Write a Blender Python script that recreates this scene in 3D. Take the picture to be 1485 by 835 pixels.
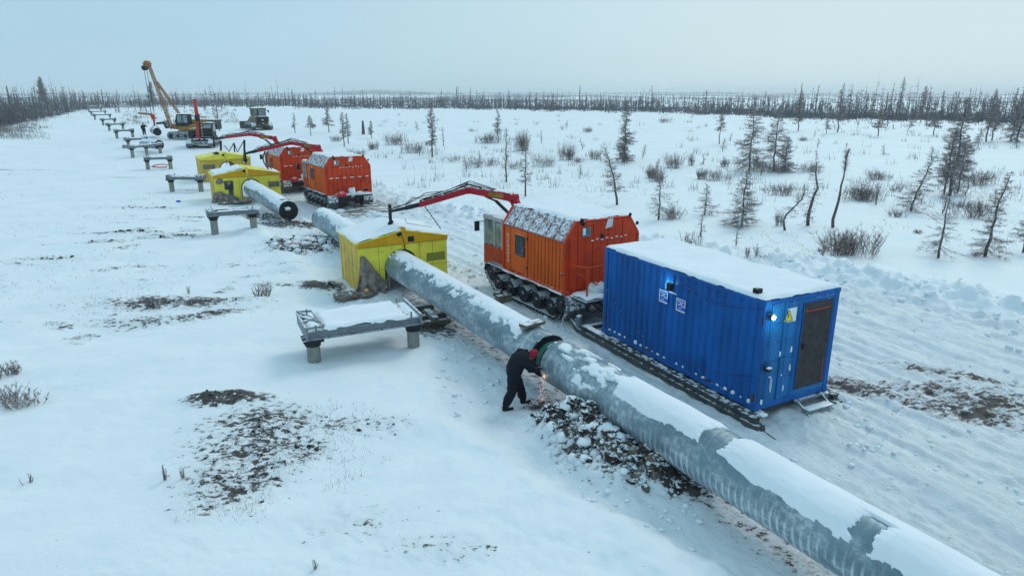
import bpy, bmesh, math, random, bisect
import numpy as np
from mathutils import Vector, Matrix
random.seed(7)
for o in list(bpy.data.objects): bpy.data.objects.remove(o)
S = bpy.context.scene
COL = S.collection
R = math.radians
# ------------------------------------------------------------------ camera
CAM_H = 7.22; FOC = 965.0; HOR = 136.0
PITCH = math.atan((417.5-HOR)/FOC)
cd = bpy.data.cameras.new('camera'); cam = bpy.data.objects.new('camera', cd); COL.objects.link(cam)
cam.location = (0, 0, CAM_H); cam.rotation_euler = (math.pi/2-PITCH, 0, 0)
cd.sensor_width = 36; cd.lens = 36*FOC/1485; cd.clip_start = .1; cd.clip_end = 20000
S.camera = cam
# ------------------------------------------------------------------ sky and sun
SUN_EL, SUN_AZ = R(42), R(35)          # azimuth clockwise from +Y (ahead, a little right)
w = bpy.data.worlds.new('World'); S.world = w; w.use_nodes = True
nt = w.node_tree; nt.nodes.clear()
def N(t, **k):
    n = nt.nodes.new(t)
    for a, b in k.items(): setattr(n, a, b)
    return n
out = N('ShaderNodeOutputWorld'); bg = N('ShaderNodeBackground'); bg.inputs[1].default_value = 0.125
sky = N('ShaderNodeTexSky', sky_type='NISHITA', sun_disc=False, sun_elevation=SUN_EL, sun_rotation=SUN_AZ, air_density=1.0, dust_density=2.5, ozone_density=1.0)
tc = N('ShaderNodeTexCoord'); sep = N('ShaderNodeSeparateXYZ'); nt.links.new(tc.outputs['Generated'], sep.inputs[0])
# overcast deck: cool pale cloud, brighter towards the hidden sun and upwards
dt = N('ShaderNodeVectorMath', operation='DOT_PRODUCT'); nt.links.new(tc.outputs['Generated'], dt.inputs[0])
dt.inputs[1].default_value = (math.sin(R(48))*math.cos(R(12)), math.cos(R(48))*math.cos(R(12)), math.sin(R(12)))
mr = N('ShaderNodeMapRange'); mr.interpolation_type = 'SMOOTHSTEP'
nt.links.new(dt.outputs['Value'], mr.inputs[0]); mr.inputs[1].default_value = .3; mr.inputs[2].default_value = 1.0
cr = N('ShaderNodeMix', data_type='RGBA'); nt.links.new(mr.outputs[0], cr.inputs['Factor'])
cr.inputs['A'].default_value = (3.4, 5.25, 6.4, 1); cr.inputs['B'].default_value = (4.75, 6.1, 6.55, 1)
ns = N('ShaderNodeTexNoise'); mp = N('ShaderNodeMapping'); mp.inputs['Scale'].default_value = (1, 1, 5)
nt.links.new(tc.outputs['Generated'], mp.inputs[0]); nt.links.new(mp.outputs[0], ns.inputs[0]); ns.inputs['Scale'].default_value = 2.2; ns.inputs['Detail'].default_value = 3
nr = N('ShaderNodeMapRange'); nt.links.new(ns.outputs[0], nr.inputs[0]); nr.inputs[3].default_value = .94; nr.inputs[4].default_value = 1.06
cm = N('ShaderNodeMix', data_type='RGBA', blend_type='MULTIPLY'); cm.inputs['Factor'].default_value = 1
nt.links.new(cr.outputs['Result'], cm.inputs['A']); nt.links.new(nr.outputs[0], cm.inputs['B'])
mx = N('ShaderNodeMix', data_type='RGBA'); mx.inputs['Factor'].default_value = .93
nt.links.new(sky.outputs[0], mx.inputs['A']); nt.links.new(cm.outputs['Result'], mx.inputs['B'])
nt.links.new(mx.outputs['Result'], bg.inputs[0]); nt.links.new(bg.outputs[0], out.inputs[0])
sl = bpy.data.lights.new('sun', 'SUN'); sl.energy = .82; sl.angle = R(20); sl.color = (1, .97, .92)
so = bpy.data.objects.new('sun', sl); COL.objects.link(so)
sd = Vector((math.sin(SUN_AZ)*math.cos(SUN_EL), math.cos(SUN_AZ)*math.cos(SUN_EL), math.sin(SUN_EL)))
so.rotation_euler = sd.to_track_quat('Z', 'Y').to_euler(); so.location = (30, 50, 60)
S.view_settings.view_transform = 'Standard'; S.view_settings.look = 'None'; S.view_settings.exposure = 0; S.view_settings.gamma = 1
S.render.engine = 'CYCLES'
S.cycles.volume_bounces = 4; S.cycles.max_bounces = 10
# ------------------------------------------------------------------ noise
def _h(ix, iy, s):
    n = (ix.astype(np.int64)*374761393 + iy.astype(np.int64)*668265263 + s*1442695041) & 0xffffffff
    n = ((n ^ (n >> 13))*1274126177) & 0xffffffff
    n = (n ^ (n >> 16)) & 0xffffff
    return n/float(0xffffff)
def vn(x, y, s=0):
    x = np.asarray(x, float); y = np.asarray(y, float)
    ix = np.floor(x); iy = np.floor(y); fx = x-ix; fy = y-iy
    fx = fx*fx*(3-2*fx); fy = fy*fy*(3-2*fy)
    a = _h(ix, iy, s); b = _h(ix+1, iy, s); c = _h(ix, iy+1, s); d = _h(ix+1, iy+1, s)
    return (a*(1-fx)+b*fx)*(1-fy)+(c*(1-fx)+d*fx)*fy
def fbm(x, y, s=0, o=4):
    r = 0; a = .5; t = 0
    for i in range(o):
        r = r+a*vn(x*2**i+17.3*i, y*2**i-9.1*i, s+i*7); t += a; a *= .5
    return r/t
def ss(a, b, x):
    t = np.clip((x-a)/(b-a), 0, 1); return t*t*(3-2*t)
# ------------------------------------------------------------------ terrain height
BK_Y = [0, 7.5, 8.7, 9.9, 11.3, 12.9, 14.2, 15.7, 18.7, 20.2, 22.6, 27.1, 34, 42, 60]
BK_X = [8.5, 4.6, 3.6, 2.6, .8, -.5, -1.7, -2.1, -2.0, -3.0, -7.2, -8.2, -12.2, -17, -30]
def pipe_x(y):
    y = np.asarray(y, float)
    return np.where(y < 37, 4.09-.5715*(y-10), 4.09-.5715*27-.635*(y-37))
def elp(x, y, cx, cy, a, b, ang=0):
    c, s = math.cos(ang), math.sin(ang); u = ((x-cx)*c+(y-cy)*s)/a; v = (-(x-cx)*s+(y-cy)*c)/b
    return np.exp(-(u*u+v*v)**1.4)
PAT = [  # cx, cy, a, b, ang, strength, clods, height
 (-11.6, 22.6, 2.7, .7, .05, 1.06, .5, .06), (-10.6, 20.9, 1.9, .5, .5, .98, .4, .05), (-12.4, 20.6, 1.4, .5, 0, .7, .3, .03),
 (-6.75, 14.55, .85, .36, .05, 1.35, .9, .14), (-5.5, 12.8, 1.2, 1.25, .2, 1.0, .8, .1), (-5.2, 11.0, .9, .8, .6, .88, .5, .05), (-3.5, 13.2, 1.2, .5, .1, .6, .5, .05), (-4.2, 12.0, .8, .35, 1., .8, .7, .08),
 (2.0, 12.35, 1.35, .9, -.9, 1.05, .8, .46), (3.0, 11.45, .75, .5, -.9, 1.5, .9, .16), (1.2, 13.2, .8, .5, -.9, .75, .8, .22),
 (-9.9, 31.4, 1.5, 1.6, -1, 1.15, 1, .3), (-12.6, 37.2, 1.8, .9, -.2, 1.15, .8, .15), (-2.9, 20.9, .8, 1.6, .5, 1.25, .5, .02), (-15.5, 39.8, 1.6, 1.2, -.4, 1.1, .6, .1),
 (9.0, 15.7, 1.9, .5, -.45, .9, .1, 0), (10.9, 14.5, 1.5, .6, -.3, 1.0, .1, 0), (11.9, 16.6, 1.4, .3, -.55, .9, .1, 0), (11.5, 15.2, 2.2, .8, -.4, .8, .1, 0), (.75, 14.5, .42, .42, 0, 1.15, 0, 0),
 (-7.4, 25.0, .8, .6, 0, 1.3, .3, .05), (-3.6, 22.4, 1.3, .8, 1, .75, 0, 0),
 (-24, 43.0, 2.2, .5, 0, .85, .3, .03), (-20.5, 34.5, 1.8, .5, .1, .85, .4, .04), (-17.5, 33.6, 1.4, .5, 0, .85, .3, .03), (-20.0, 32.2, 1.4, .5, 0, .7, .3, .03), (-21.0, 29, 1.5, .4, 0, .6, .3, .03), (-28, 29.0, 2.5, .6, 0, .55, .2, .02), (-14.8, 14.7, 2, .7, 0, .5, .2, .02), (-24.5, 52, 2.5, .5, 0, .8, .2, .02), (-49, 64, 5, .6, 0, .8, .2, .02), (-2.8, 9.9, .8, .5, 0, .42, .2, .03), (-1.2, 9.2, .9, .4, 0, .4, .2, .03), (-35, 60, 4, .7, 0, .6, .2, .02), (-19, 20, 3, 1, 0, .48, .2, .02), (-14.2, 22.6, 2, .8, 0, .4, .2, .02)]
def tb(y):  # lateral distance of the ploughed berm from the pipe line
    return np.interp(y, [0, 15, 22, 29, 32, 44, 70, 100], [19, 18.6, 17.9, 16.6, 14.2, 8.6, 9.5, 12])
def fields(x, y):
    x = np.asarray(x, float); y = np.asarray(y, float)
    r = np.hypot(x, y)
    near = 1-ss(45, 110, r)
    t = (x-pipe_x(y))*.866; s = y*.866-x*.5
    h = 1.45*ss(62, 135, r)+.5*ss(150, 400, r)*(fbm(x/60, y/60, 3)*2-.6)
    az = np.degrees(np.arctan2(x, np.maximum(y, 1e-3)))
    hill = ss(600, 2600, r)*(6.0+4.0*fbm(az/7, r/900, 11)+10.5*np.exp(-((az+10.5)/4.2)**2)+3*np.exp(-((az-14)/7)**2))
    h = h+hill+(fbm(x/11, y/11, 1)-.5)*.28*(1-.5*ss(100, 300, r))+(fbm(x/2.6, y/2.6, 2)-.5)*.07
    tbv = tb(y)
    road = ss(-.3, .9, t)*(1-ss(-2.4, -.4, t-tbv))*ss(1, 5, y)*(1-ss(75, 120, y))
    edge = np.interp(y, BK_Y, BK_X)+(fbm(x/1.2, y/1.2, 5)-.5)*1.5+(fbm(x*2.5, y*2.5, 6)-.5)*.35
    bank = 1-ss(-.75, .25, x-edge)
    bank = bank*(1-ss(38, 55, y))
    work = (1-bank)*(1-ss(-.3, .9, t))*(1-ss(38, 50, y))
    h = h+.15*bank-.05*road
    zone = np.exp(-((t+2.5)/2.6)**2)*(1-ss(38, 55, y)); h = h+zone*((fbm(x*1.1, y*1.1, 35, 4)-.5)*.16+(fbm(x*4.5, y*4.5, 36, 3)-.5)*.05*ss(.4, .6, fbm(x*.6, y*.6, 37)))
    wob = (fbm(s*.05, s*0+2, 29, 2)-.5)*3.0; tw_ = t+wob
    rut = (fbm(tw_*1.3, s*.04, 21, 3)-.5)*.30+(fbm(tw_*4.2, s*.12, 23, 3)-.5)*.19+(fbm(t*7, s*3, 25, 3)-.5)*.11*(.4+1.4*fbm(x*.5, y*.5, 26))+(fbm(t*13, s*9, 27, 2)-.5)*.04
    # crawler prints across the lane
    pr = np.exp(-((tw_-12.2)/.4)**4)+np.exp(-((tw_-14.6)/.4)**4)+np.exp(-((tw_-10.6)/.4)**4)+np.exp(-((tw_-8.2)/.4)**4)+np.exp(-((t-3.0)/.4)**2)*.5
    rut = rut+pr*(.022*np.sin(s*2*math.pi/.26)*ss(.35, .55, fbm(x*.7, y*.7, 28))-.06)
    h = h+rut*road*near+road*near*((fbm(x*11, y*11, 34, 3)-.5)*.045*(.3+1.4*fbm(x*.8, y*.8, 38, 3)))
    h = h+work*((fbm(x*2.2, y*2.2, 31)-.5)*.12+(fbm(x*7, y*7, 33, 3)-.5)*.05)
    bl = fbm(x*.9, y*.9, 41, 3); bl2 = fbm(x*3, y*3, 43, 3)
    bm = np.exp(-((t-tbv)/1.35)**2)*(y > 2)
    bside = np.exp(-((t-tbv+1.5)/3.0)**2)
    h = h+bm*(.04+.46*bl*bl2*2)*near+bm*(fbm(x*7, y*7, 45, 3)-.5)*.12*near+bside*np.clip(bl2-.45, 0, 1)*.5*near
    # wind-cut drifts on the left field
    sast = (fbm((x*.9+y*.3)*.35, (y-x*.2)*1.1, 51, 3)-.5)
    h = h+bank*(sast*.14+(fbm(x*.45, y*.6, 58, 3)-.5)*.13)*near+bank*near*(ss(.48, .7, fbm(x*.55, y*.9, 57, 3))*(fbm(x*4, y*8, 55, 3)-.5)*.045+(fbm(x*14, y*20, 56, 2)-.5)*.007)
    h = h+bank*.16*np.exp(-((x-edge+1.0)/.9)**2)*ss(.35, .7, fbm(x/2.5, y/2.5, 53))
    dirt = np.zeros_like(x)
    for (cx, cy, a, b, an, st, cl, hh) in PAT:
        e = elp(x, y, cx, cy, a*1.25, b*1.25, an); dirt = np.maximum(dirt, e*(st*.74 if st < 1.1 else st*.82))
        if hh: h = h+e*hh*(.35+1.3*fbm(x*2.6, y*2.6, 61, 3))*1.1+e*(fbm(x*5, y*5, 63, 4)-.5)*(.36 if hh > .2 else .10)
    dirt = np.maximum(dirt, .52*ss(.60, .74, fbm(x*.75, y*1.7, 67, 4))*ss(.45, .6, fbm(x*.15, y*.2, 68, 2))*bank*near)
    dirt = dirt*(.50+1.0*fbm(x*1.0, y*1.5, 65, 3))*(.8+.4*fbm(x*3, y*3, 66, 2))
    comp = np.clip(road+work*.65*ss(-4.5, -1.5, t), 0, 1)*near
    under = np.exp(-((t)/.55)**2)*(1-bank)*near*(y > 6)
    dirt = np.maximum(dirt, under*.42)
    wood = np.maximum(ss(.44, .56, fbm(x/70, y/260, 71, 4)), .55*ss(900, 1600, r))*ss(300, 600, r)
    return h, dirt, comp, wood
GRID = {}
def hgt(x, y):
    if not GRID: return float(fields(np.array([x]), np.array([y]))[0][0])
    r = math.hypot(x, y+1); a = math.degrees(math.atan2(x, y+1)); a = a if a >= -48 else a+360
    i = min(max(bisect.bisect_right(GRID['r'], r)-1, 0), len(GRID['r'])-2); j = min(max(bisect.bisect_right(GRID['a'], a)-1, 0), len(GRID['a'])-1); j2 = (j+1) % len(GRID['a'])
    f = min(1, max(0, (r-GRID['r'][i])/(GRID['r'][i+1]-GRID['r'][i]))); da = (GRID['a'][j2]-GRID['a'][j]) % 360; g = min(1, max(0, (a-GRID['a'][j])/da)); H = GRID['h']
    return float((H[i, j]*(1-f)+H[i+1, j]*f)*(1-g)+(H[i, j2]*(1-f)+H[i+1, j2]*f)*g)
def G(px, py, dz=0.0):
    """the ground point seen at a pixel of the 1485x835 photograph"""
    d = Vector((0, math.cos(PITCH), -math.sin(PITCH))) + Vector((1, 0, 0))*((px-742.5)/FOC)+Vector((0, math.sin(PITCH), math.cos(PITCH)))*((417.5-py)/FOC)
    h = 0
    for i in range(14):
        k = (h+dz-CAM_H)/d.z; x, y = d.x*k, d.y*k; h2 = hgt(x, y); h = h*.4+h2*.6
    return Vector((x, y, hgt(x, y)))
# ------------------------------------------------------------------ materials
M = {}
def mat(name, col, rough=.6, metal=0, var=.12, vscale=3, snow=0, sscale=6, dirt=0, dirtcol=(.12, .1, .08), bump=0, bscale=20, spec=.22, stretch=(1, 1, 1), emit=None, rust=0):
    m = bpy.data.materials.new(name); m.use_nodes = True; t = m.node_tree; t.nodes.clear(); L = t.links
    def n(ty, **k):
        q = t.nodes.new(ty)
        for a, b in k.items(): setattr(q, a, b)
        return q
    o = n('ShaderNodeOutputMaterial'); p = n('ShaderNodeBsdfPrincipled'); L.new(p.outputs[0], o.inputs[0])
    p.inputs['Roughness'].default_value = rough; p.inputs['Metallic'].default_value = metal; p.inputs['Specular IOR Level'].default_value = spec
    tc = n('ShaderNodeTexCoord'); mp = n('ShaderNodeMapping'); mp.inputs['Scale'].default_value = stretch; L.new(tc.outputs['Object'], mp.inputs[0])
    def noise(sc, det=5, ro=.6, src=mp):
        q = n('ShaderNodeTexNoise'); q.inputs['Scale'].default_value = sc; q.inputs['Detail'].default_value = det; q.inputs['Roughness'].default_value = ro
        L.new(src.outputs[0], q.inputs['Vector']); return q.outputs[0]
    def rng(s, a, b, c=0, d=1, smooth=True):
        q = n('ShaderNodeMapRange'); q.interpolation_type = 'SMOOTHSTEP' if smooth else 'LINEAR'
        L.new(s, q.inputs[0])
        for i, v in enumerate((a, b, c, d)): q.inputs[i+1].default_value = v
        return q.outputs[0]
    def mix(f, a, b, bt='MIX'):
        q = n('ShaderNodeMix', data_type='RGBA', blend_type=bt)
        if isinstance(f, (int, float)): q.inputs['Factor'].default_value = f
        else: L.new(f, q.inputs['Factor'])
        for nm, v in (('A', a), ('B', b)):
            if isinstance(v, tuple): q.inputs[nm].default_value = (*v, 1)
            else: L.new(v, q.inputs[nm])
        return q.outputs['Result']
    lo = tuple(c*(1-var) for c in col); hi = tuple(min(1, c*(1+var)) for c in col)
    c = mix(rng(noise(vscale), .3, .7), lo, hi)
    if dirt: c = mix(rng(noise(vscale*1.7, 7, .7), .62-dirt*.35, .8-dirt*.25, 0, .8), c, dirtcol)
    if rust: c = mix(rng(noise(vscale*4, 8, .7), .66-rust*.2, .72-rust*.2), c, (.16, .07, .035))
    r_ = None
    if snow:
        g = n('ShaderNodeNewGeometry'); sp = n('ShaderNodeSeparateXYZ'); L.new(g.outputs['Normal'], sp.inputs[0])
        up = rng(sp.outputs[2], -.3, .9, 0, 1, False)
        ad = n('ShaderNodeMath', operation='MULTIPLY_ADD'); L.new(up, ad.inputs[0]); ad.inputs[1].default_value = .55; L.new(noise(sscale, 8, .65, tc if False else mp), ad.inputs[2])
        f = rng(ad.outputs[0], 1.12-snow*.6, 1.2-snow*.6)
        c = mix(f, c, (.78, .82, .86)); r_ = f
    L.new(c, p.inputs['Base Color'])
    if bump:
        b = n('ShaderNodeBump'); b.inputs['Strength'].default_value = bump; b.inputs['Distance'].default_value = .02
        L.new(noise(bscale, 6, .65), b.inputs['Height']); L.new(b.outputs[0], p.inputs['Normal'])
    if emit: p.inputs['Emission Color'].default_value = (*emit[:3], 1); p.inputs['Emission Strength'].default_value = emit[3]
    M[name] = m; return m
mat('snow', (.85, .90, .935), .75, var=.03, vscale=1.2, bump=.35, bscale=14, spec=.25)
mat('snow_dirty', (.68, .72, .76), .8, var=.12, vscale=5, dirt=.25, bump=.6, bscale=12)
mat('orange', (.62, .052, .011), .5, var=.14, vscale=1.4, snow=.10, dirt=.26, dirtcol=(.20, .04, .018), bump=.2)
mat('orange_side', (.74, .125, .012), .55, var=.14, vscale=1.2, snow=.06, dirt=.26, dirtcol=(.27, .07, .028), bump=.2)
mat('cab_red', (.50, .055, .014), .5, var=.1, snow=.1, dirt=.3, dirtcol=(.15, .04, .02))
mat('roof_mauve', (.30, .19, .20), .6, var=.2, vscale=6, snow=.43, sscale=9, bump=.3)
mat('cab_grey', (.42, .42, .39), .55, var=.15, snow=.2, dirt=.35, dirtcol=(.2, .18, .15))
mat('crane_red', (.42, .012, .028), .42, var=.12, snow=.18, sscale=4, dirt=.12)
mat('black', (.018, .019, .022), .55, var=.3, snow=.12)
mat('black_snowy', (.022, .022, .026), .6, var=.3, snow=.42, sscale=8)
mat('track_steel', (.028, .03, .034), .6, var=.4, vscale=6, snow=.5, sscale=7, bump=.4)
mat('track_caked', (.11, .12, .13), .8, var=.5, vscale=7, snow=.78, sscale=9, bump=.7)
mat('sled_steel', (.075, .085, .085), .7, var=.3, snow=.16, sscale=6, dirt=.4)
mat('chassis', (.04, .045, .05), .6, var=.3, snow=.45, sscale=7, dirt=.3)
mat('grey_steel', (.20, .23, .26), .45, metal=.3, var=.2, vscale=5, snow=.3, rust=.2, bump=.1)
mat('post_grey', (.25, .265, .235), .7, var=.14, vscale=4, snow=.08, dirt=.2, dirtcol=(.15, .14, .12), stretch=(3, 3, 1), bump=.2)
mat('blue', (.004, .105, .37), .48, var=.24, vscale=1.1, snow=.03, dirt=.24, dirtcol=(.006, .05, .18), stretch=(1, 1, .35), bump=.12, bscale=4)
mat('blue_end', (.010, .15, .40), .42, var=.14, vscale=2, snow=.14, dirt=.2, dirtcol=(.01, .07, .22), bump=.06)
mat('door_brown', (.042, .038, .042), .6, var=.3, vscale=5, dirt=.3, dirtcol=(.09, .04, .03), bump=.15)
mat('white_paint', (.72, .74, .75), .5, var=.06)
mat('sticker_blue', (.03, .13, .6), .4, var=.1)
mat('sign_yellow', (.75, .6, .03), .45, var=.05)
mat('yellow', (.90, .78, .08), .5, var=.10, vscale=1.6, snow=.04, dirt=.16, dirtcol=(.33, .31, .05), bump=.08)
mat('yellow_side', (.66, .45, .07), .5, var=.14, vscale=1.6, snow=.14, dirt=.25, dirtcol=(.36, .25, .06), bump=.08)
mat('yellow_band', (.72, .36, .012), .5, var=.1, vscale=2, snow=.12, dirt=.1)
mat('olive_sign', (.27, .26, .04), .6, var=.2, vscale=14)
mat('grey_sign', (.17, .17, .13), .6, var=.25, vscale=9)
mat('tarp', (.25, .205, .175), .9, var=.3, vscale=5, snow=.12, sscale=7, bump=.9, bscale=14)
mat('glass', (.03, .045, .05), .08, var=.2, spec=.8)
mat('cab_glass', (.16, .23, .24), .12, var=.35, vscale=2.5, spec=.8)
mat('machine_yellow', (.33, .17, .02), .5, var=.3, snow=.22, dirt=.3)
mat('boom_tan', (.30, .13, .045), .5, var=.3, vscale=4, snow=.15, dirt=.3)
mat('dozer_tan', (.17, .14, .075), .6, var=.35, vscale=3, snow=.3, dirt=.25)
mat('exc_red', (.45, .045, .03), .5, var=.15, snow=.2)
mat('wood', (.30, .235, .16), .8, var=.3, vscale=6, snow=.4, sscale=5, bump=.4, stretch=(1, 6, 6))
mat('timber', (.16, .135, .1), .85, var=.3, vscale=7, snow=.25, bump=.6)
mat('rust', (.10, .05, .03), .9, var=.5, vscale=9, bump=.4)
mat('soil', (.052, .044, .040), .95, var=.5, vscale=4, snow=.24, sscale=4, bump=.9, bscale=12)
mat('soil_brown', (.14, .115, .09), .95, var=.5, vscale=4, snow=.22, sscale=5, bump=.9, bscale=12)
mat('bark', (.12, .10, .095), .9, var=.35, vscale=8, snow=.40, sscale=5, bump=.4)
mat('twig', (.24, .20, .19), .9, var=.35, vscale=3, snow=.30, sscale=3)
mat('twig_brown', (.20, .155, .145), .9, var=.35, vscale=3, snow=.22, sscale=3)
mat('far_wood', (.125, .12, .13), .95, var=.35, vscale=.3, snow=.12, sscale=.6)
mat('suit', (.009, .011, .018), .85, var=.35, vscale=9, bump=.5, bscale=18)
mat('boots', (.012, .011, .011), .7, var=.3, snow=.2)
mat('cap_red', (.33, .018, .045), .8, var=.2, vscale=12, bump=.3)
mat('skin', (.42, .23, .16), .6, var=.1)
mat('glove', (.075, .05, .035), .85, var=.3)
mat('reflective', (.6, .62, .62), .4, var=.1)
mat('green_bare', (.02, .17, .11), .4, var=.2, vscale=5)
mat('bare_pipe', (.055, .065, .07), .5, metal=.3, var=.3)
mat('lamp_white', (.8, .9, .9), .3, emit=(.75, 1.0, .98, 20))
mat('lamp_cyan', (.3, .8, .9), .3, emit=(.25, .85, 1.0, 5))
mat('spark', (1, .6, .4), .5, emit=(1, .62, .52, 1.3))
mat('flame', (1, .7, .3), .5, emit=(1, .5, .2, 3))
mat('red_bit', (.6, .03, .04), .5, var=.1, snow=.25)
mat('clear_ring', (.02, .022, .024), .5, var=.2, snow=.1)
def pipe_mat():
    m = mat('pipe_clad', (.175, .255, .295), .42, metal=.3, var=.14, vscale=1.1, snow=0, bump=.05)
    t = m.node_tree; L = t.links; p = [n for n in t.nodes if n.type == 'BSDF_PRINCIPLED'][0]
    src = p.inputs['Base Color'].links[0].from_socket
    tc = t.nodes.new('ShaderNodeTexCoord')
    def nz(sc, st, det=8):
        mp = t.nodes.new('ShaderNodeMapping'); mp.inputs['Scale'].default_value = st; L.new(tc.outputs['Object'], mp.inputs[0])
        q = t.nodes.new('ShaderNodeTexNoise'); q.inputs['Scale'].default_value = sc; q.inputs['Detail'].default_value = det; q.inputs['Roughness'].default_value = .68
        L.new(mp.outputs[0], q.inputs[0]); return q.outputs[0]
    def rg(s, a, b, c=0, d=1):
        q = t.nodes.new('ShaderNodeMapRange'); q.interpolation_type = 'SMOOTHSTEP'; L.new(s, q.inputs[0])
        for i, v in enumerate((a, b, c, d)): q.inputs[i+1].default_value = v
        return q.outputs[0]
    def op(o, a, b):
        q = t.nodes.new('ShaderNodeMath'); q.operation = o
        for i, v in enumerate((a, b)):
            if isinstance(v, (int, float)): q.inputs[i].default_value = v
            else: L.new(v, q.inputs[i])
        return q.outputs[0]
    sx = t.nodes.new('ShaderNodeSeparateXYZ'); L.new(tc.outputs['Object'], sx.inputs[0])
    frost = op('MULTIPLY', rg(nz(1.3, (.7, 1.2, 1.2)), .42, .62), rg(nz(7, (1, 1, 1), 10), .38, .66, .15, 1))
    wv = t.nodes.new('ShaderNodeTexWave'); wv.bands_direction = 'X'; wv.inputs['Scale'].default_value = 2.244; wv.inputs['Distortion'].default_value = .12; wv.inputs['Detail'].default_value = 2; L.new(tc.outputs['Object'], wv.inputs[0])
    streak = op('MULTIPLY', op('MULTIPLY', rg(wv.outputs[1], .55, 1.0), rg(nz(2.2, (1, .7, .7), 5), .3, .6)), rg(sx.outputs[0], 2.0, 6.0, .25, .75))
    streak = op('MULTIPLY', streak, rg(sx.outputs[2], .22, -.08))
    fine = op('MULTIPLY', rg(nz(9, (3, .22, .22), 3), .5, .75), .28)
    f = op('MINIMUM', op('ADD', op('MULTIPLY', frost, .8), op('ADD', streak, fine)), .88)
    mx = t.nodes.new('ShaderNodeMix'); mx.data_type = 'RGBA'; L.new(f, mx.inputs['Factor']); L.new(src, mx.inputs['A']); mx.inputs['B'].default_value = (.62, .69, .73, 1)
    L.new(mx.outputs['Result'], p.inputs['Base Color'])
    L.new(rg(f, 0, .8, .4, .8), p.inputs['Roughness']); L.new(rg(f, 0, .8, .35, 0), p.inputs['Metallic'])
pipe_mat()
def ground_mat():
    m = bpy.data.materials.new('snow_ground'); m.use_nodes = True; t = m.node_tree; t.nodes.clear(); L = t.links
    def n(ty, **k):
        q = t.nodes.new(ty)
        for a, b in k.items(): setattr(q, a, b)
        return q
    o = n('ShaderNodeOutputMaterial'); p = n('ShaderNodeBsdfPrincipled'); L.new(p.outputs[0], o.inputs[0]); p.inputs['Roughness'].default_value = .62; p.inputs['Specular IOR Level'].default_value = .38
    tc = n('ShaderNodeTexCoord')
    def nz(sc, det=6, ro=.62, st=None, rot=0):
        src = tc.outputs['Object']
        if st:
            mp = n('ShaderNodeMapping'); mp.inputs['Rotation'].default_value = (0, 0, rot); L.new(src, mp.inputs[0]); m2 = n('ShaderNodeMapping'); m2.inputs['Scale'].default_value = st; L.new(mp.outputs[0], m2.inputs[0]); src = m2.outputs[0]
        q = n('ShaderNodeTexNoise'); q.inputs['Scale'].default_value = sc; q.inputs['Detail'].default_value = det; q.inputs['Roughness'].default_value = ro; L.new(src, q.inputs[0]); return q.outputs[0]
    def rg(s, a, b, c=0, d=1):
        q = n('ShaderNodeMapRange'); q.interpolation_type = 'SMOOTHSTEP'; L.new(s, q.inputs[0])
        for i, v in enumerate((a, b, c, d)): q.inputs[i+1].default_value = v
        return q.outputs[0]
    def op(o, a, b):
        q = n('ShaderNodeMath', operation=o)
        for i, v in enumerate((a, b)):
            if isinstance(v, (int, float)): q.inputs[i].default_value = v
            else: L.new(v, q.inputs[i])
        return q.outputs[0]
    def mix(f, a, b):
        q = n('ShaderNodeMix', data_type='RGBA'); L.new(f, q.inputs['Factor'])
        for nm, v in (('A', a), ('B', b)):
            if isinstance(v, tuple): q.inputs[nm].default_value = (*v, 1)
            else: L.new(v, q.inputs[nm])
        return q.outputs['Result']
    def at(nm): return n('ShaderNodeAttribute', attribute_name=nm).outputs['Fac']
    c = mix(rg(nz(.35, 5), .3, .7), (.80, .875, .915), (.88, .925, .95))
    comp = at('comp')
    c = mix(op('MULTIPLY', comp, rg(nz(1.1, 9, .74, (3.2, .5, 1), R(-30)), .42, .62, .0, .6)), c, (.66, .72, .765))
    c = mix(op('MULTIPLY', comp, op('MULTIPLY', rg(nz(13, 7, .8), .58, .68, 0, .4), rg(nz(.6, 4), .42, .62, .1, 1))), c, (.38, .40, .42))
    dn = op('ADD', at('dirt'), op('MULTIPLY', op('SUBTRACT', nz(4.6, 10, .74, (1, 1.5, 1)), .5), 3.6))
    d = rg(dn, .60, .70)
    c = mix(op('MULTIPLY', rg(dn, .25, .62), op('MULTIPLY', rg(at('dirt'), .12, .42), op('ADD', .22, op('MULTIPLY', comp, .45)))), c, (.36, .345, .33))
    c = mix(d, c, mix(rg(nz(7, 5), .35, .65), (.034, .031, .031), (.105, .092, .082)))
    c = mix(op('MULTIPLY', at('wood'), rg(nz(.045, 8, .75, (1, .35, 1)), .38, .56, .3, .95)), c, (.085, .095, .115))
    L.new(c, p.inputs['Base Color'])
    b = n('ShaderNodeBump'); b.inputs['Distance'].default_value = .05
    hh = op('ADD', op('MULTIPLY', nz(9, 9, .76), op('ADD', .30, op('MULTIPLY', op('MAXIMUM', comp, at('dirt')), .8))), op('MULTIPLY', nz(1.4, 4, .6, (1, 2.4, 1), .3), .5))
    L.new(hh, b.inputs['Height']); b.inputs['Strength'].default_value = .9; L.new(b.outputs[0], p.inputs['Normal'])
    return m
GM = ground_mat()
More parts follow.
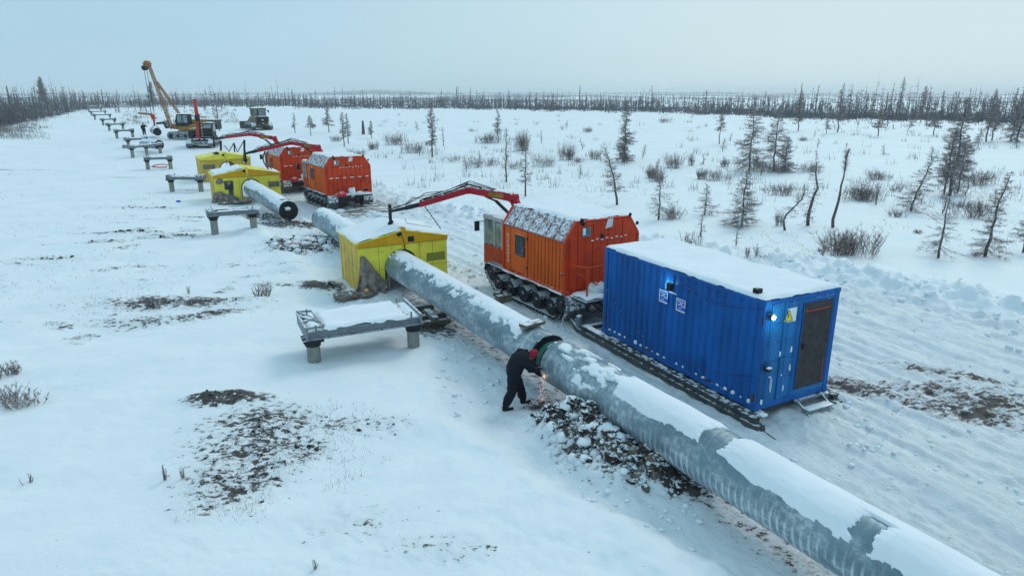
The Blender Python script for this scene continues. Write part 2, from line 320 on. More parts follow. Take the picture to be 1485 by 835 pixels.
# ------------------------------------------------------------------ mesh builder
class MB:
    def __init__(s): s.v = []; s.f = []
    def quadbox(s, P):
        i = len(s.v); s.v += [tuple(p) for p in P]
        s.f += [(i, i+3, i+2, i+1), (i+4, i+5, i+6, i+7), (i, i+1, i+5, i+4), (i+1, i+2, i+6, i+5), (i+2, i+3, i+7, i+6), (i+3, i, i+4, i+7)]
        return s
    def box(s, x0, x1, y0, y1, z0, z1):
        return s.quadbox([(x0, y0, z0), (x1, y0, z0), (x1, y1, z0), (x0, y1, z0), (x0, y0, z1), (x1, y0, z1), (x1, y1, z1), (x0, y1, z1)])
    def beam(s, p0, p1, w, h, w1=None, h1=None, up=(0, 0, 1)):
        p0 = Vector(p0); p1 = Vector(p1); d = (p1-p0).normalized(); up = Vector(up)
        if abs(d.dot(up)) > .97: up = Vector((1, 0, 0))
        a = d.cross(up).normalized(); b = a.cross(d).normalized(); w1 = w1 or w; h1 = h1 or h
        P = []
        for q, ww, hh in ((p0, w, h), (p1, w1, h1)):
            P += [q-a*ww/2-b*hh/2, q+a*ww/2-b*hh/2, q+a*ww/2+b*hh/2, q-a*ww/2+b*hh/2]
        i = len(s.v); s.v += [tuple(p) for p in P]
        s.f += [(i, i+1, i+2, i+3), (i+7, i+6, i+5, i+4), (i, i+4, i+5, i+1), (i+1, i+5, i+6, i+2), (i+2, i+6, i+7, i+3), (i+3, i+7, i+4, i)]
        return s
    def tube(s, pts, r, n=6, cap=True):
        pts = [Vector(p) for p in pts]; k = len(pts); rr = r if isinstance(r, (list, tuple)) else [r]*k
        i0 = len(s.v); ref = Vector((.31, .17, .93))
        for i, p in enumerate(pts):
            d = (pts[min(i+1, k-1)]-pts[max(i-1, 0)]).normalized()
            if abs(d.dot(ref)) > .95: ref = Vector((.93, .3, .1))
            a = d.cross(ref).normalized(); b = a.cross(d)
            for j in range(n):
                t = 2*math.pi*j/n; q = p+(a*math.cos(t)+b*math.sin(t))*rr[i]; s.v.append(tuple(q))
        for i in range(k-1):
            for j in range(n):
                a = i0+i*n+j; b = i0+i*n+(j+1) % n; s.f.append((a, a+n, b+n, b))
        if cap:
            s.f.append(tuple(i0+j for j in range(n))); s.f.append(tuple(i0+(k-1)*n+j for j in range(n))[::-1])
        return s
    def prism(s, poly, a0, a1, axis='x'):
        i = len(s.v); k = len(poly)
        for a in (a0, a1):
            for (u, v) in poly:
                s.v.append({'x': (a, u, v), 'y': (u, a, v), 'z': (u, v, a)}[axis])
        s.f.append(tuple(range(i, i+k))); s.f.append(tuple(range(i+k, i+2*k))[::-1])
        for j in range(k):
            b = (j+1) % k; s.f.append((i+j, i+k+j, i+k+b, i+b))
        return s
    def lump(s, c, r, sq=(1, 1, 1), seed=0, n=6, m=4):
        """irregular closed lump"""
        rnd = random.Random(seed); i0 = len(s.v); ph = rnd.random()*6
        s.v.append((c[0], c[1], c[2]+r*sq[2]*rnd.uniform(.7, 1.1)))
        for i in range(1, m):
            for j in range(n):
                t = 2*math.pi*j/n+ph+i*.4; p = math.pi*i/m; q = r*rnd.uniform(.65, 1.2)
                s.v.append((c[0]+q*sq[0]*math.sin(p)*math.cos(t), c[1]+q*sq[1]*math.sin(p)*math.sin(t), c[2]+q*sq[2]*math.cos(p)))
        s.v.append((c[0], c[1], c[2]-r*sq[2]*.9)); e = len(s.v)-1
        for j in range(n):
            s.f.append((i0, i0+1+j, i0+1+(j+1) % n)); s.f.append((e, e-n+(j+1) % n, e-n+j))
        for i in range(m-2):
            for j in range(n):
                a = i0+1+i*n+j; b = i0+1+i*n+(j+1) % n; s.f.append((a, a+n, b+n, b))
        return s
    def tri(s, a, b, c):
        i = len(s.v); s.v += [tuple(a), tuple(b), tuple(c)]; s.f.append((i, i+1, i+2)); return s
    def mesh(s, name, smooth=False):
        me = bpy.data.meshes.new(name); me.from_pydata(s.v, [], s.f); me.update()
        bm = bmesh.new(); bm.from_mesh(me); bmesh.ops.recalc_face_normals(bm, faces=bm.faces) if len(bm.faces) < 20000 else None; bm.to_mesh(me); bm.free()
        if smooth: me.polygons.foreach_set('use_smooth', [True]*len(me.polygons))
        return me
    def build(s, name, m, parent=None, smooth=False, bevel=0):
        me = s.mesh(name, smooth); me.materials.append(M[m] if isinstance(m, str) else m)
        o = bpy.data.objects.new(name, me); COL.objects.link(o)
        if parent: o.parent = parent
        if bevel:
            b = o.modifiers.new('bevel', 'BEVEL'); b.width = bevel; b.segments = 2; b.limit_method = 'ANGLE'
        return o
def tag(o, label=None, cat=None, group=None, kind=None):
    if label: o['label'] = label
    if cat: o['category'] = cat
    if group: o['group'] = group
    if kind: o['kind'] = kind
    return o
def empty(name, loc, yaw=0):
    o = bpy.data.objects.new(name, None); COL.objects.link(o); o.location = loc; o.rotation_euler = (0, 0, yaw); o.empty_display_size = .3; return o
def root_mx(o): return Matrix.Translation(o.location) @ Matrix.Rotation(o.rotation_euler.z, 4, 'Z')
def corr(L, z0, z1, pitch, dep, base):
    """closed corrugated panel in local x (0..L), thickness outward +y"""
    pts = []; x = 0; k = max(1, round(L/pitch)); p = L/k
    for i in range(k):
        pts += [(x, base), (x+p*.32, base), (x+p*.5, base+dep), (x+p*.82, base+dep)]; x += p
    pts += [(L, base)]
    return pts+[(L, base-.03), (0, base-.03)]
def snow_slab(x0, x1, y0, y1, z, th, seed=0, res=.12, name='snow_cover', parent=None, m='snow', edge=.12, ragged=.08):
    nx = max(3, int((x1-x0)/res)); ny = max(3, int((y1-y0)/res)); mb = MB()
    X, Y = np.meshgrid(np.linspace(x0, x1, nx), np.linspace(y0, y1, ny), indexing='ij')
    d = np.minimum(np.minimum(X-x0, x1-X), np.minimum(Y-y0, y1-Y))+ (fbm(X*3, Y*3, seed+3)-.5)*ragged*2
    T = th*np.clip(d/edge, 0, 1)**.5*(.55+.9*fbm(X*1.3, Y*1.3, seed))-.004
    T = np.where(d <= 0, -.02, T)
    for i in range(nx):
        for j in range(ny): mb.v.append((X[i, j], Y[i, j], z+T[i, j]))
    for i in range(nx-1):
        for j in range(ny-1):
            if max(T[i, j], T[i+1, j], T[i, j+1], T[i+1, j+1]) > 0:
                a = i*ny+j; mb.f.append((a, a+ny, a+ny+1, a+1))
    return mb.build(name, m, parent, smooth=True)
# ------------------------------------------------------------------ ground sheet
def ground():
    ang = np.concatenate([np.arange(-48, 48, .2), np.arange(48, 312, 4)])
    ang = np.radians(ang); na = len(ang)
    rr = [2.5, 4, 5.2, 6.2]
    r = 7.0
    while r < 60: rr.append(r); r *= 1.0046
    while r < 5200: rr.append(r); r *= 1.013
    rr = np.array(rr); nr = len(rr)
    RR, AA = np.meshgrid(rr, ang, indexing='ij')
    X = RR*np.sin(AA); Y = RR*np.cos(AA)-1.0
    h, dirt, comp, wood = fields(X, Y)
    GRID.update(r=[float(v) for v in rr], a=[float(v) for v in np.degrees(ang)], h=h)
    Nv = nr*na+1
    co = np.zeros((Nv, 3)); co[:-1, 0] = X.ravel(); co[:-1, 1] = Y.ravel(); co[:-1, 2] = h.ravel(); co[-1] = (0, -1, h[0].mean())
    I, J = np.meshgrid(np.arange(nr-1), np.arange(na), indexing='ij'); J2 = (J+1) % na
    F = np.stack([I*na+J, I*na+J2, (I+1)*na+J2, (I+1)*na+J], -1).reshape(-1, 4)
    j = np.arange(na); T = np.stack([np.full(na, Nv-1), (j+1) % na, j], -1)
    me = bpy.data.meshes.new('snow_ground'); nf = len(F)+len(T)
    me.vertices.add(Nv); me.vertices.foreach_set('co', co.ravel())
    lv = np.concatenate([F[:, ::-1].ravel(), T.ravel()]); me.loops.add(len(lv)); me.loops.foreach_set('vertex_index', lv.astype(np.int32))
    me.polygons.add(nf); st = np.concatenate([np.arange(len(F))*4, len(F)*4+np.arange(len(T))*3]); me.polygons.foreach_set('loop_start', st.astype(np.int32))
    me.polygons.foreach_set('use_smooth', np.ones(nf, bool)); me.update(calc_edges=True); me.validate()
    for nm, a in (('dirt', dirt), ('comp', comp), ('wood', wood)):
        at = me.attributes.new(nm, 'FLOAT', 'POINT'); at.data.foreach_set('value', np.append(a.ravel(), 0).astype(np.float32))
    me.materials.append(GM); o = bpy.data.objects.new('snow_ground', me); COL.objects.link(o); o['kind'] = 'structure'
    if me.polygons[0].normal.z < 0: me.flip_normals()
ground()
# ------------------------------------------------------------------ clods and crumbs
def clods(cx, cy, a, b, an, n, rmin, rmax, m='soil', seed=0, name='soil_clods', smooth=False):
    rnd = random.Random(seed); mb = MB()
    P = []
    while len(P) < n:
        u, v = rnd.gauss(0, .5), rnd.gauss(0, .5)
        if u*u+v*v > 1.3: continue
        P.append((cx+a*u*math.cos(an)-b*v*math.sin(an), cy+a*u*math.sin(an)+b*v*math.cos(an)))
    H = fields(np.array([p[0] for p in P]), np.array([p[1] for p in P]))[0]
    for (x, y), h in zip(P, H):
        r = rmin+(rmax-rmin)*rnd.random()**2.5
        mb.lump((x, y, h+r*.05), r, (rnd.uniform(.7, 1.5), rnd.uniform(.7, 1.5), rnd.uniform(.6, 1.0)), rnd.random(), *((8, 6) if r > .06 else (6, 4)))
    return mb.build(name, m, smooth=smooth)
for i, (cx, cy, a, b, an, st, cl, hh) in enumerate(PAT):
    if cl < .25: continue
    big = hh > .15
    o = clods(cx, cy, a, b, an, int((360 if big else 60)*cl*min(2.5, a*b+.5)), .010 if cy < 25 else .02, (.12 if big else .055) if cy < 25 else .11, 'soil', i)
    tag(o, 'dark frozen soil clods and moss lumps poking out of the snow', 'soil', kind='stuff')
for nm, args in (('heap', (2.0, 12.35, 1.55, 1.0, -.9, 170, .02, .15)), ('mid', (-9.9, 31.4, 1.5, 1.5, -1, 120, .06, .28)), ('brown', (2.5, 11.9, 1.3, .7, -.9, 260, .02, .15))):
    o = clods(*args, m='soil_brown' if nm == 'brown' else 'snow', seed=77, name='snow_lumps', smooth=True); tag(o, 'lumps of snow and frozen earth thrown up on the spoil heap', 'snow', kind='stuff')
def berm_lumps():
    rnd = random.Random(3); mb = MB()
    for i in range(600):
        y = rnd.uniform(8, 46); t = float(tb(y))+rnd.gauss(-.5, 1.1); x = float(pipe_x(y))+t/.866
        r = .03+.13*rnd.random()**3; mb.lump((x, y, hgt(x, y)), r, (1.2, 1.1, .7), rnd.random(), 6, 4)
    tag(mb.build('snow_lumps', 'snow', smooth=True), 'rounded lumps of snow along the ploughed bank beside the lane', 'snow', kind='stuff')
berm_lumps()
def lane_crumbs():
    rnd = random.Random(31); mb = MB(); P = []
    for i in range(9000):
        y = 7+33*rnd.random()**1.6; t = rnd.uniform(.9, float(tb(y))+1); x = float(pipe_x(y))+t/.866; P.append((x, y))
    for i in range(900):
        y = rnd.uniform(9, 24); P.append((float(pipe_x(y))-rnd.uniform(.6, 3.5), y))
    P = np.array(P); k = fbm(P[:, 0]*.5, P[:, 1]*.5, 93, 3) > .47; P = P[k]; H, D, C_, W_ = fields(P[:, 0], P[:, 1])
    for (x, y), h, c in zip(P, H, C_):
        if c < .4: continue
        r = .012+.05*rnd.random()**4*(1+y/25); mb.lump((x, y, h+r*.2), r, (1.2, 1.1, .75), rnd.random(), 5, 3)
    tag(mb.build('snow_crumbs', 'snow', smooth=True), 'small crumbs of churned snow scattered over the vehicle lane', 'snow', kind='stuff')
lane_crumbs()
# ------------------------------------------------------------------ pipes
def pipe(a, b, r=.55, label='', snow_seed=1, gaps=(), cover=(-28, 62), ends=True, rib=True, patch=0., rag=1., loose=None, group=None, snowy=True, za=.9, zb=.9, seam=True):
    A = Vector((a[0], a[1], za)); B = Vector((b[0], b[1], zb)); d = B-A; L = d.length
    yaw = math.atan2(d.y, d.x); rt = empty('insulated_pipe', A, yaw); rt.rotation_euler = (0, -math.asin(d.z/L), yaw)
    tag(rt, label, 'pipe', group)
    n = 72 if L > 6 else 40; stp = .035 if rib else .3; k = int(L/stp)+1
    xs = np.linspace(0, L, k); th = np.linspace(0, 2*math.pi, n, endpoint=False)
    X, T = np.meshgrid(xs, th, indexing='ij')
    rad = np.full_like(X, r)
    if rib:
        ph = (X/.14+T/(2*math.pi)) % 1; rad = rad+.008*np.exp(-((ph-.5)/.15)**2)
    if seam:
        rad = rad+.010*np.exp(-((T-math.radians(52))/.035)**2)+.006*np.exp(-((T-math.radians(300))/.035)**2)
        rad = rad+.006*(np.abs(((X+1.3) % 3.0)-1.5) < .05)
    rad = rad+(vn(X*1.4, T*1.5, 5)-.5)*.012
    V = np.stack([X, rad*np.sin(T), rad*np.cos(T)], -1).reshape(-1, 3)   # T=0 at the top, T>0 towards local +y (left flank when heading away)
    mb = MB(); mb.v = [tuple(p) for p in V]
    for i in range(k-1):
        for j in range(n):
            mb.f.append((i*n+j, (i+1)*n+j, (i+1)*n+(j+1) % n, i*n+(j+1) % n))
    for rI in (.44,):                       # end faces, a step in to the bare pipe
        for e, xo in ((0, 0), (k-1, L)):
            i0 = len(mb.v); mb.v += [(xo, rI*math.sin(t), rI*math.cos(t)) for t in th]
            for j in range(n): mb.f.append((e*n+j, e*n+(j+1) % n, i0+(j+1) % n, i0+j))
    mb.build('cladding', 'pipe_clad', rt, smooth=True)
    if ends:
        for xo, s in ((0, -1), (L, 1)):
            e = MB(); i0 = 0; q = 40
            for xx, rr_ in ((xo-s*.02, r+.008), (xo+s*.015, r+.008), (xo+s*.015, .40), (xo-s*.03, .40)):
                e.v += [(xx, rr_*math.sin(2*math.pi*j/q), rr_*math.cos(2*math.pi*j/q)) for j in range(q)]
            for i in range(3):
                for j in range(q): e.f.append((i*q+j, (i+1)*q+j, (i+1)*q+(j+1) % q, i*q+(j+1) % q))
            e.build('end_ring', 'clear_ring', rt, smooth=False)
    if snowy:
        c0, c1 = cover; kx = int(L/(.026 if rib and L > 10 else .04))+1; kt = 110 if rib and L > 10 else 70
        xs = np.linspace(0, L, kx); tt = np.linspace(-85, 85, kt)
        X, T = np.meshgrid(xs, tt, indexing='ij')
        # T here in degrees, positive towards the right flank (local -y)
        # photograph: the left edge of the cover wanders, the right edge lies beyond the crest
        eL = c0+(fbm(X*.45, X*0+3, snow_seed, 3)-.5)*46+(fbm(X*2.2, T/22, snow_seed+4, 4)-.5)*26*rag+(fbm(X*6, T/9, snow_seed+5, 3)-.5)*22*rag
        eR = c1+(fbm(X*.7, X*0+9, snow_seed+9, 3)-.5)*34+(fbm(X*2.2, T/22, snow_seed+14, 4)-.5)*24*rag+(fbm(X*6, T/9, snow_seed+15, 3)-.5)*16*rag
        F = np.minimum(T-eL, eR-T)/9.0
        for (g0, g1, tmin) in gaps:
            gg = (np.abs(X-(g0+g1)/2)-(g1-g0)/2)/.07+(fbm(X*3, T/10, snow_seed+2)-.5)*3
            F = np.where(T > tmin, np.minimum(F, gg), F)
        if patch: F = np.minimum(F, (fbm(X*1.3, T/30, snow_seed+12, 5)-.5+.35-patch*.35)*22)
        if loose: 
            l0, l1 = loose; wgt = ss(l0-.1, l0+.2, X)*(1-ss(l1-.3, l1+.1, X)); F = F-wgt*(9+(.5-fbm(X*3.5, T/16, snow_seed+30, 5))*75)
        th_ = np.where(F > 0, .005+.028*np.clip(F/2.4, 0, 1)+.012*(fbm(X*5, T/9, snow_seed+40, 3)-.4)*np.clip(F, 0, 1)+.03*(fbm(X*1.2, T/25, snow_seed+20)-.3)*np.clip(F/2, 0, 1), -.02)
        rr_ = r+.008+th_; Tr = np.radians(T)
        co = np.stack([X, -rr_*np.sin(Tr), rr_*np.cos(Tr)], -1).reshape(-1, 3)
        mb = MB(); mb.v = [tuple(p) for p in co]; ok = (F > 0)
        any4 = ok[:-1, :-1] | ok[1:, :-1] | ok[:-1, 1:] | ok[1:, 1:]
        for i, j in zip(*np.nonzero(any4)):
            q = int(i)*kt+int(j); mb.f.append((q, q+kt, q+kt+1, q+1))
        mb.build('snow_cover', 'snow', rt, smooth=True)
    return rt
def PX(y): return (float(pipe_x(y)), y)
JY = 15.32
near_pipe = pipe(PX(JY-.16), PX(3.2), label='ribbed steel clad pipe in the foreground running out at the bottom right', snow_seed=11,
     gaps=((0, .35, -90), (5.05, 5.5, -90), (8.0, 8.3, 0)), cover=(-66, 50), rib=True, rag=.75, loose=(.2, 2.6))
mid_pipe = pipe(PX(JY+.22), PX(34.6), label='patchily frosted clad pipe running from the open joint through the nearest yellow shelter', snow_seed=23, cover=(-38, 70), gaps=((0, .8, -90),), rag=2.6, rib=False)
# bare joint between the two
d = Vector((PX(JY+.5)[0]-PX(JY)[0], .5, 0)).normalized(); J0 = Vector((*PX(JY-.30), .9)); J1 = Vector((*PX(JY+.36), .9))
jt = empty('pipe_joint', J0, math.atan2(d.y, d.x)); tag(jt, 'open joint with a green band between the two clad pipe ends beside the bending worker', 'pipe joint')
LJ = (J1-J0).length
MB().tube([(0, 0, 0), (LJ, 0, 0)], .40, 48).build('bare_pipe', 'bare_pipe', jt, smooth=False)
MB().tube([(LJ*.42, 0, 0), (LJ*.66, 0, 0)], .43, 48).build('green_band', 'green_bare', jt)
MB().tube([(LJ*.5-.19, 0, 0), (LJ*.5-.15, 0, 0)], .49, 48).build('clamp_ring', 'black', jt)
bk = MB(); bk.box(-.16, .16, -.32, .32, 0, .09); 
b_ = bk.build('timber_block', 'timber', bevel=.012); b_.location = (*PX(JY+.92), 1.475); b_.rotation_euler = (.0, .06, math.atan2(d.y, d.x)+.15)
tag(b_, 'short brown timber block lying across the top of the pipe next to the open joint', 'timber block')
# far pipe with the open black end
P3a = (-12.75, 37.7); P3b = (-17.9, 45.9)
fp = pipe(P3a, P3b, r=.53, label='snow covered pipe with an open black end sticking out of the second yellow shelter', snow_seed=31, cover=(-60, 60), rib=True, za=.62+hgt(-12.75, 37.7), zb=.95, gaps=((.3, .36, -90), (5.2, 5.25, -90), (6.6, 6.66, -90), (7.9, 7.96, -90)))
MB().tube([(.02, 0, 0), (.5, 0, 0)], .405, 32).build('dark_bore', 'black', fp)
MB().lump((-.04, .05, .15), .16, (.3, 1.2, .7), 3, 8, 6).build('snow_blob', 'snow', fp, smooth=True)
# cap block on that pipe
k_ = MB().box(-.2, .2, -.25, .25, 0, .12).build('timber_block', 'timber', bevel=.01); k_.location = (-13.1, 38.35, hgt(-13.1, 38.3)+1.17); k_.rotation_euler = (0, 0, 2.1)
tag(k_, 'dark timber block lying on top of the open black pipe end', 'timber block')
# the axis frame of each pipe points along +x with the left flank on local +y or -y
# pipe sections hanging and lying at the far end
for (px, py, dist, L, lab, lift) in ((229, 188, 97, 5, 'dark pipe section hanging from the tall yellow crane beside the distant worker', 1), (231, 206, 80, 4.2, 'short pipe lying across the three legged support with its dark open end towards us', 0)):
    g = Vector(((px-742.5)/FOC*(dist*.96+1.6), dist, CAM_H-(py-HOR)/FOC*dist))
    u = Vector((-.54, .84, 0)) if lift else Vector((-.75, .6, 0))
    q = pipe((g.x, g.y), (g.x+u.x*L, g.y+u.y*L), r=.52, label=lab, rib=False, snow_seed=41, cover=(-50, 50), za=g.z, zb=g.z, snowy=True)
    MB().tube([(-.02, 0, 0), (.3, 0, 0)], .41, 20).build('dark_bore', 'black', q)
# ------------------------------------------------------------------ pile supports (benches)
def bench(pl, pr, label, depth=.5, post_h=.8, fwd=.25, posts=2, extra=.22, big=False, seed=0):
    c = (Vector(pl)+Vector(pr))/2; v = Vector(pr)-Vector(pl); Wd = v.length; yaw = math.atan2(v.y, v.x)
    z = min(hgt(pl[0], pl[1]), hgt(pr[0], pr[1]))
    rt = empty('pile_support', (c.x, c.y, z), yaw); tag(rt, label, 'pipe support', 'pile supports in a row along the pipeline route')
    xs = [-Wd/2, Wd/2] if posts == 2 else [-Wd/2, 0, Wd/2]
    rp = .18
    for x in xs:
        p = MB().tube([(x, 0, -.6), (x, 0, post_h)], rp, 20).build('post', 'post_grey', rt, smooth=False)
        MB().tube([(x, 0, post_h-.12), (x, 0, post_h+.02)], rp+.035, 20).build('collar', 'black', p)
        MB().box(x-.27, x+.27, -.27, .27, post_h+.02, post_h+.10).build('cap_plate', 'black', p, bevel=.008)
    y0, y1 = -fwd, depth-fwd; zt = post_h+.10
    a, b = -Wd/2-extra, Wd/2+extra
    bm = MB()
    def ibeam(yc):
        bm.box(a, b, yc-.09, yc+.09, zt, zt+.022); bm.box(a, b, yc-.012, yc+.012, zt+.022, zt+.2); bm.box(a, b, yc-.09, yc+.09, zt+.2, zt+.222)
    ibeam(y0+.09)
    if depth > .45: ibeam(y1-.09)
    if depth > 1.2: ibeam((y0+y1)/2)
    bm.build('cross_beam', 'grey_steel', rt)
    if depth > 1.2:
        MB().box(a+.05, b-.05, y0+.02, y1-.02, zt+.224, zt+.246).build('deck_plate', 'grey_steel', rt)
    for x in (a, b-.06):
        e = MB().box(x, x+.06, y0-.02, y1+.02, zt+.0, zt+.34).build('end_bracket', 'grey_steel', rt, bevel=.006)
    # small upright lugs with snow lumps
    sm = MB()
    for x in (a+.28, b-.3):
        for yy in (y0+.05, y1-.05):
            MB().box(x-.02, x+.02, yy-.03, yy+.03, zt+.21, zt+.42).build('lug', 'grey_steel', rt)
    if depth > 1.2:
        snow_slab(a+.48, b-.42, y0+.0, y1+.02, zt+.246, .11, seed, .06, parent=rt, edge=.1, ragged=.06)
        # lattice frame lying on the left end
        lt = MB()
        for (p, q) in (((a, y0), (a+.5, y0+.1)), ((a, y0), (a, y1)), ((a+.5, y0+.1), (a+.42, y1)), ((a, y1), (a+.42, y1)), ((a, y0+.5), (a+.48, y0+1.0)), ((a+.48, y0+.4), (a, y0+1.2)), ((a+.05, y1-.1), (a+.5, y0+.6))):
            lt.beam((p[0], p[1], zt+.37), (q[0], q[1], zt+.33), .035, .05)
        lt.build('end_lattice', 'grey_steel', rt)
        snow_slab(a+.04, a+.5, y0+.06, y1-.2, zt+.25, .10, seed+2, .05, parent=rt)
        snow_slab(b-.3, b+.0, y0+.1, y1-.1, zt+.25, .04, seed+3, .05, parent=rt)
    else:
        for x in (a+.25, b-.25):
            for q in range(5): sm.lump((x+random.uniform(-.2, .2), random.uniform(y0, y1), zt+.27), random.uniform(.08, .16), (1.2, 1, .8), random.random(), 7, 5)
        sm.build('snow_lump', 'snow', rt, smooth=True)
        snow_slab(a+.5, b-.5, y0, y0+.2, zt+.222, .06, seed, .06, parent=rt, edge=.05, ragged=.03)
        if depth > .45: snow_slab(a+.5, b-.5, y1-.2, y1, zt+.222, .06, seed+1, .06, parent=rt, edge=.05, ragged=.03)
    return rt
def gp(px, py): g = G(px, py); return (g.x, g.y)
bench(gp(456, 523), gp(600, 503), 'nearest grey steel pipe support with a wide snow covered deck on two round posts', depth=1.6, fwd=.28, post_h=.66, seed=5, extra=.2)
bench((-15.46, 34.07), (-13.75, 34.95), 'steel pipe support on two round posts left of the open black pipe end', depth=.9, fwd=.3, post_h=.85, seed=8, extra=.3)
bench(gp(250, 278), gp(292, 278), 'steel pipe support on two posts left of the second yellow shelter', depth=.8, seed=9, post_h=.85)
bench(gp(215, 246), gp(248, 245), 'steel pipe support standing over the small red hoop on the snow', depth=.8, seed=10, post_h=.85)
bench(gp(193, 229), gp(233, 222.5), 'wide three legged support carrying a short piece of pipe', depth=1.2, seed=11, post_h=.95, posts=3)
bench(gp(187, 215), gp(212, 213), 'low support right behind the three legged one', depth=.8, seed=12, post_h=.85)
for k, (a, b) in enumerate((((170, 201), (193, 200)), ((159, 190), (179, 189)), ((150, 182), (167, 181)), ((138, 174), (160, 173)), ((133, 168), (153, 167)), ((129, 163), (147, 162.5)), ((127, 159), (141, 158.5)))):
    nm = ['sixth', 'seventh', 'eighth', 'ninth', 'tenth', 'eleventh', 'twelfth']
    labs = ['small distant pipe support on two posts left of the worker in the distance', 'distant pipe support left of the hanging crane load, second beyond the worker', 'distant pipe support third beyond the worker', 'distant pipe support fourth beyond the worker', 'third last pipe support of the row near the trees', 'second last pipe support of the row near the trees', 'farthest pipe support of the row, at the edge of the trees']
    bench(gp(*a), gp(*b), labs[k], depth=.7, seed=20+k, post_h=.85)
# cribbing timbers under the pipe by the nearest bench
rnd = random.Random(5)
for i, (x, y, z, an, L) in enumerate(((-2.75, 20.55, .09, 0.35, 1.5), (-2.95, 21.0, .09, 0.5, 1.6), (-2.65, 20.75, .27, 2.0, 1.0), (-3.4, 22.0, .09, .4, 1.4))):
    o = MB().box(-L/2, L/2, -.1, .1, -.09, .09).build('cribbing_timber', 'timber', bevel=.012); o.location = (x, y, z+hgt(x, y)); o.rotation_euler = (0, 0, an)
    tag(o, ['squared timber under the pipe nearest the big support deck', 'squared timber under the pipe just behind the nearest one', 'topmost squared timber of the crib under the pipe', 'squared timber under the pipe in the shade of the shelter'][i], 'timber', 'cribbing timbers under the pipe')
# ------------------------------------------------------------------ tracked carriers with cranes
def track_path(x0, x1, n=60):
    pts = [(x0+.75, .06), (x1-.85, .06), (x1-.25, .42), (x1-.02, .72), (x1-.1, .93), (x1-.4, 1.0), ((x0+x1)/2, .93), (x0+.4, 1.0), (x0+.1, .93), (x0+.0, .72), (x0+.2, .4)]
    pts.append(pts[0]); out = []; per = 0; seg = []
    for a, b in zip(pts, pts[1:]): l = math.dist(a, b); seg.append(l); per += l
    for i in range(n):
        s = per*i/n
        for (a, b), l in zip(zip(pts, pts[1:]), seg):
            if s <= l: out.append((a[0]+(b[0]-a[0])*s/l, a[1]+(b[1]-a[1])*s/l)); break
            s -= l
    return out
def undercarriage(rt, x0, x1, yo=1.5, wd=.6, nw=5, mat_t='track_steel'):
    tp = track_path(x0, x1)
    for s in (-1, 1):
        ya, yb = s*(yo-wd), s*yo
        m = MB(); c = MB(); k = len(tp)
        for i in range(k):
            a = Vector((tp[i][0], 0, tp[i][1])); b = Vector((tp[(i+1) % k][0], 0, tp[(i+1) % k][1])); e = (b-a)*.9
            mid = (ya+yb)/2; nrm = Vector((e.z, 0, -e.x)).normalized()
            m.beam((a.x, mid, a.z), ((a+e).x, mid, (a+e).z), wd, .045, up=nrm)
            g = a+e*.5+nrm*.045; m.beam((g.x-nrm.x*.03, mid, g.z-nrm.z*.03), (g.x+nrm.x*.025, mid, g.z+nrm.z*.025), wd, .03, up=e.normalized())
        m.build('track_belt', mat_t, rt)
        if True:
            for x in (x0+.42, x1-.42):
                w_ = MB().tube([(x, ya+s*.12, .62), (x, yb-s*.06, .62)], .29, 16).build('sprocket', 'track_steel', rt)
                MB().tube([(x, yb-s*.08, .62), (x, yb-s*.02, .62)], .1, 10).build('hub', 'chassis', w_)
            for q in range(nw):
                x = x0+1.0+(x1-x0-2.0)*q/(nw-1)
                w_ = MB().tube([(x, ya+s*.1, .38), (x, yb-s*.05, .38)], .29, 16).build('road_wheel', 'track_steel', rt)
                MB().tube([(x, yb-s*.07, .38), (x, yb-s*.0, .38)], .1, 10).build('hub', 'chassis', w_)
    ch = MB(); ch.box(x0+.3, x1-.3, -(yo-wd-.05), yo-wd-.05, .45, .9)
    ch.build('chassis', 'chassis', rt, bevel=.02)
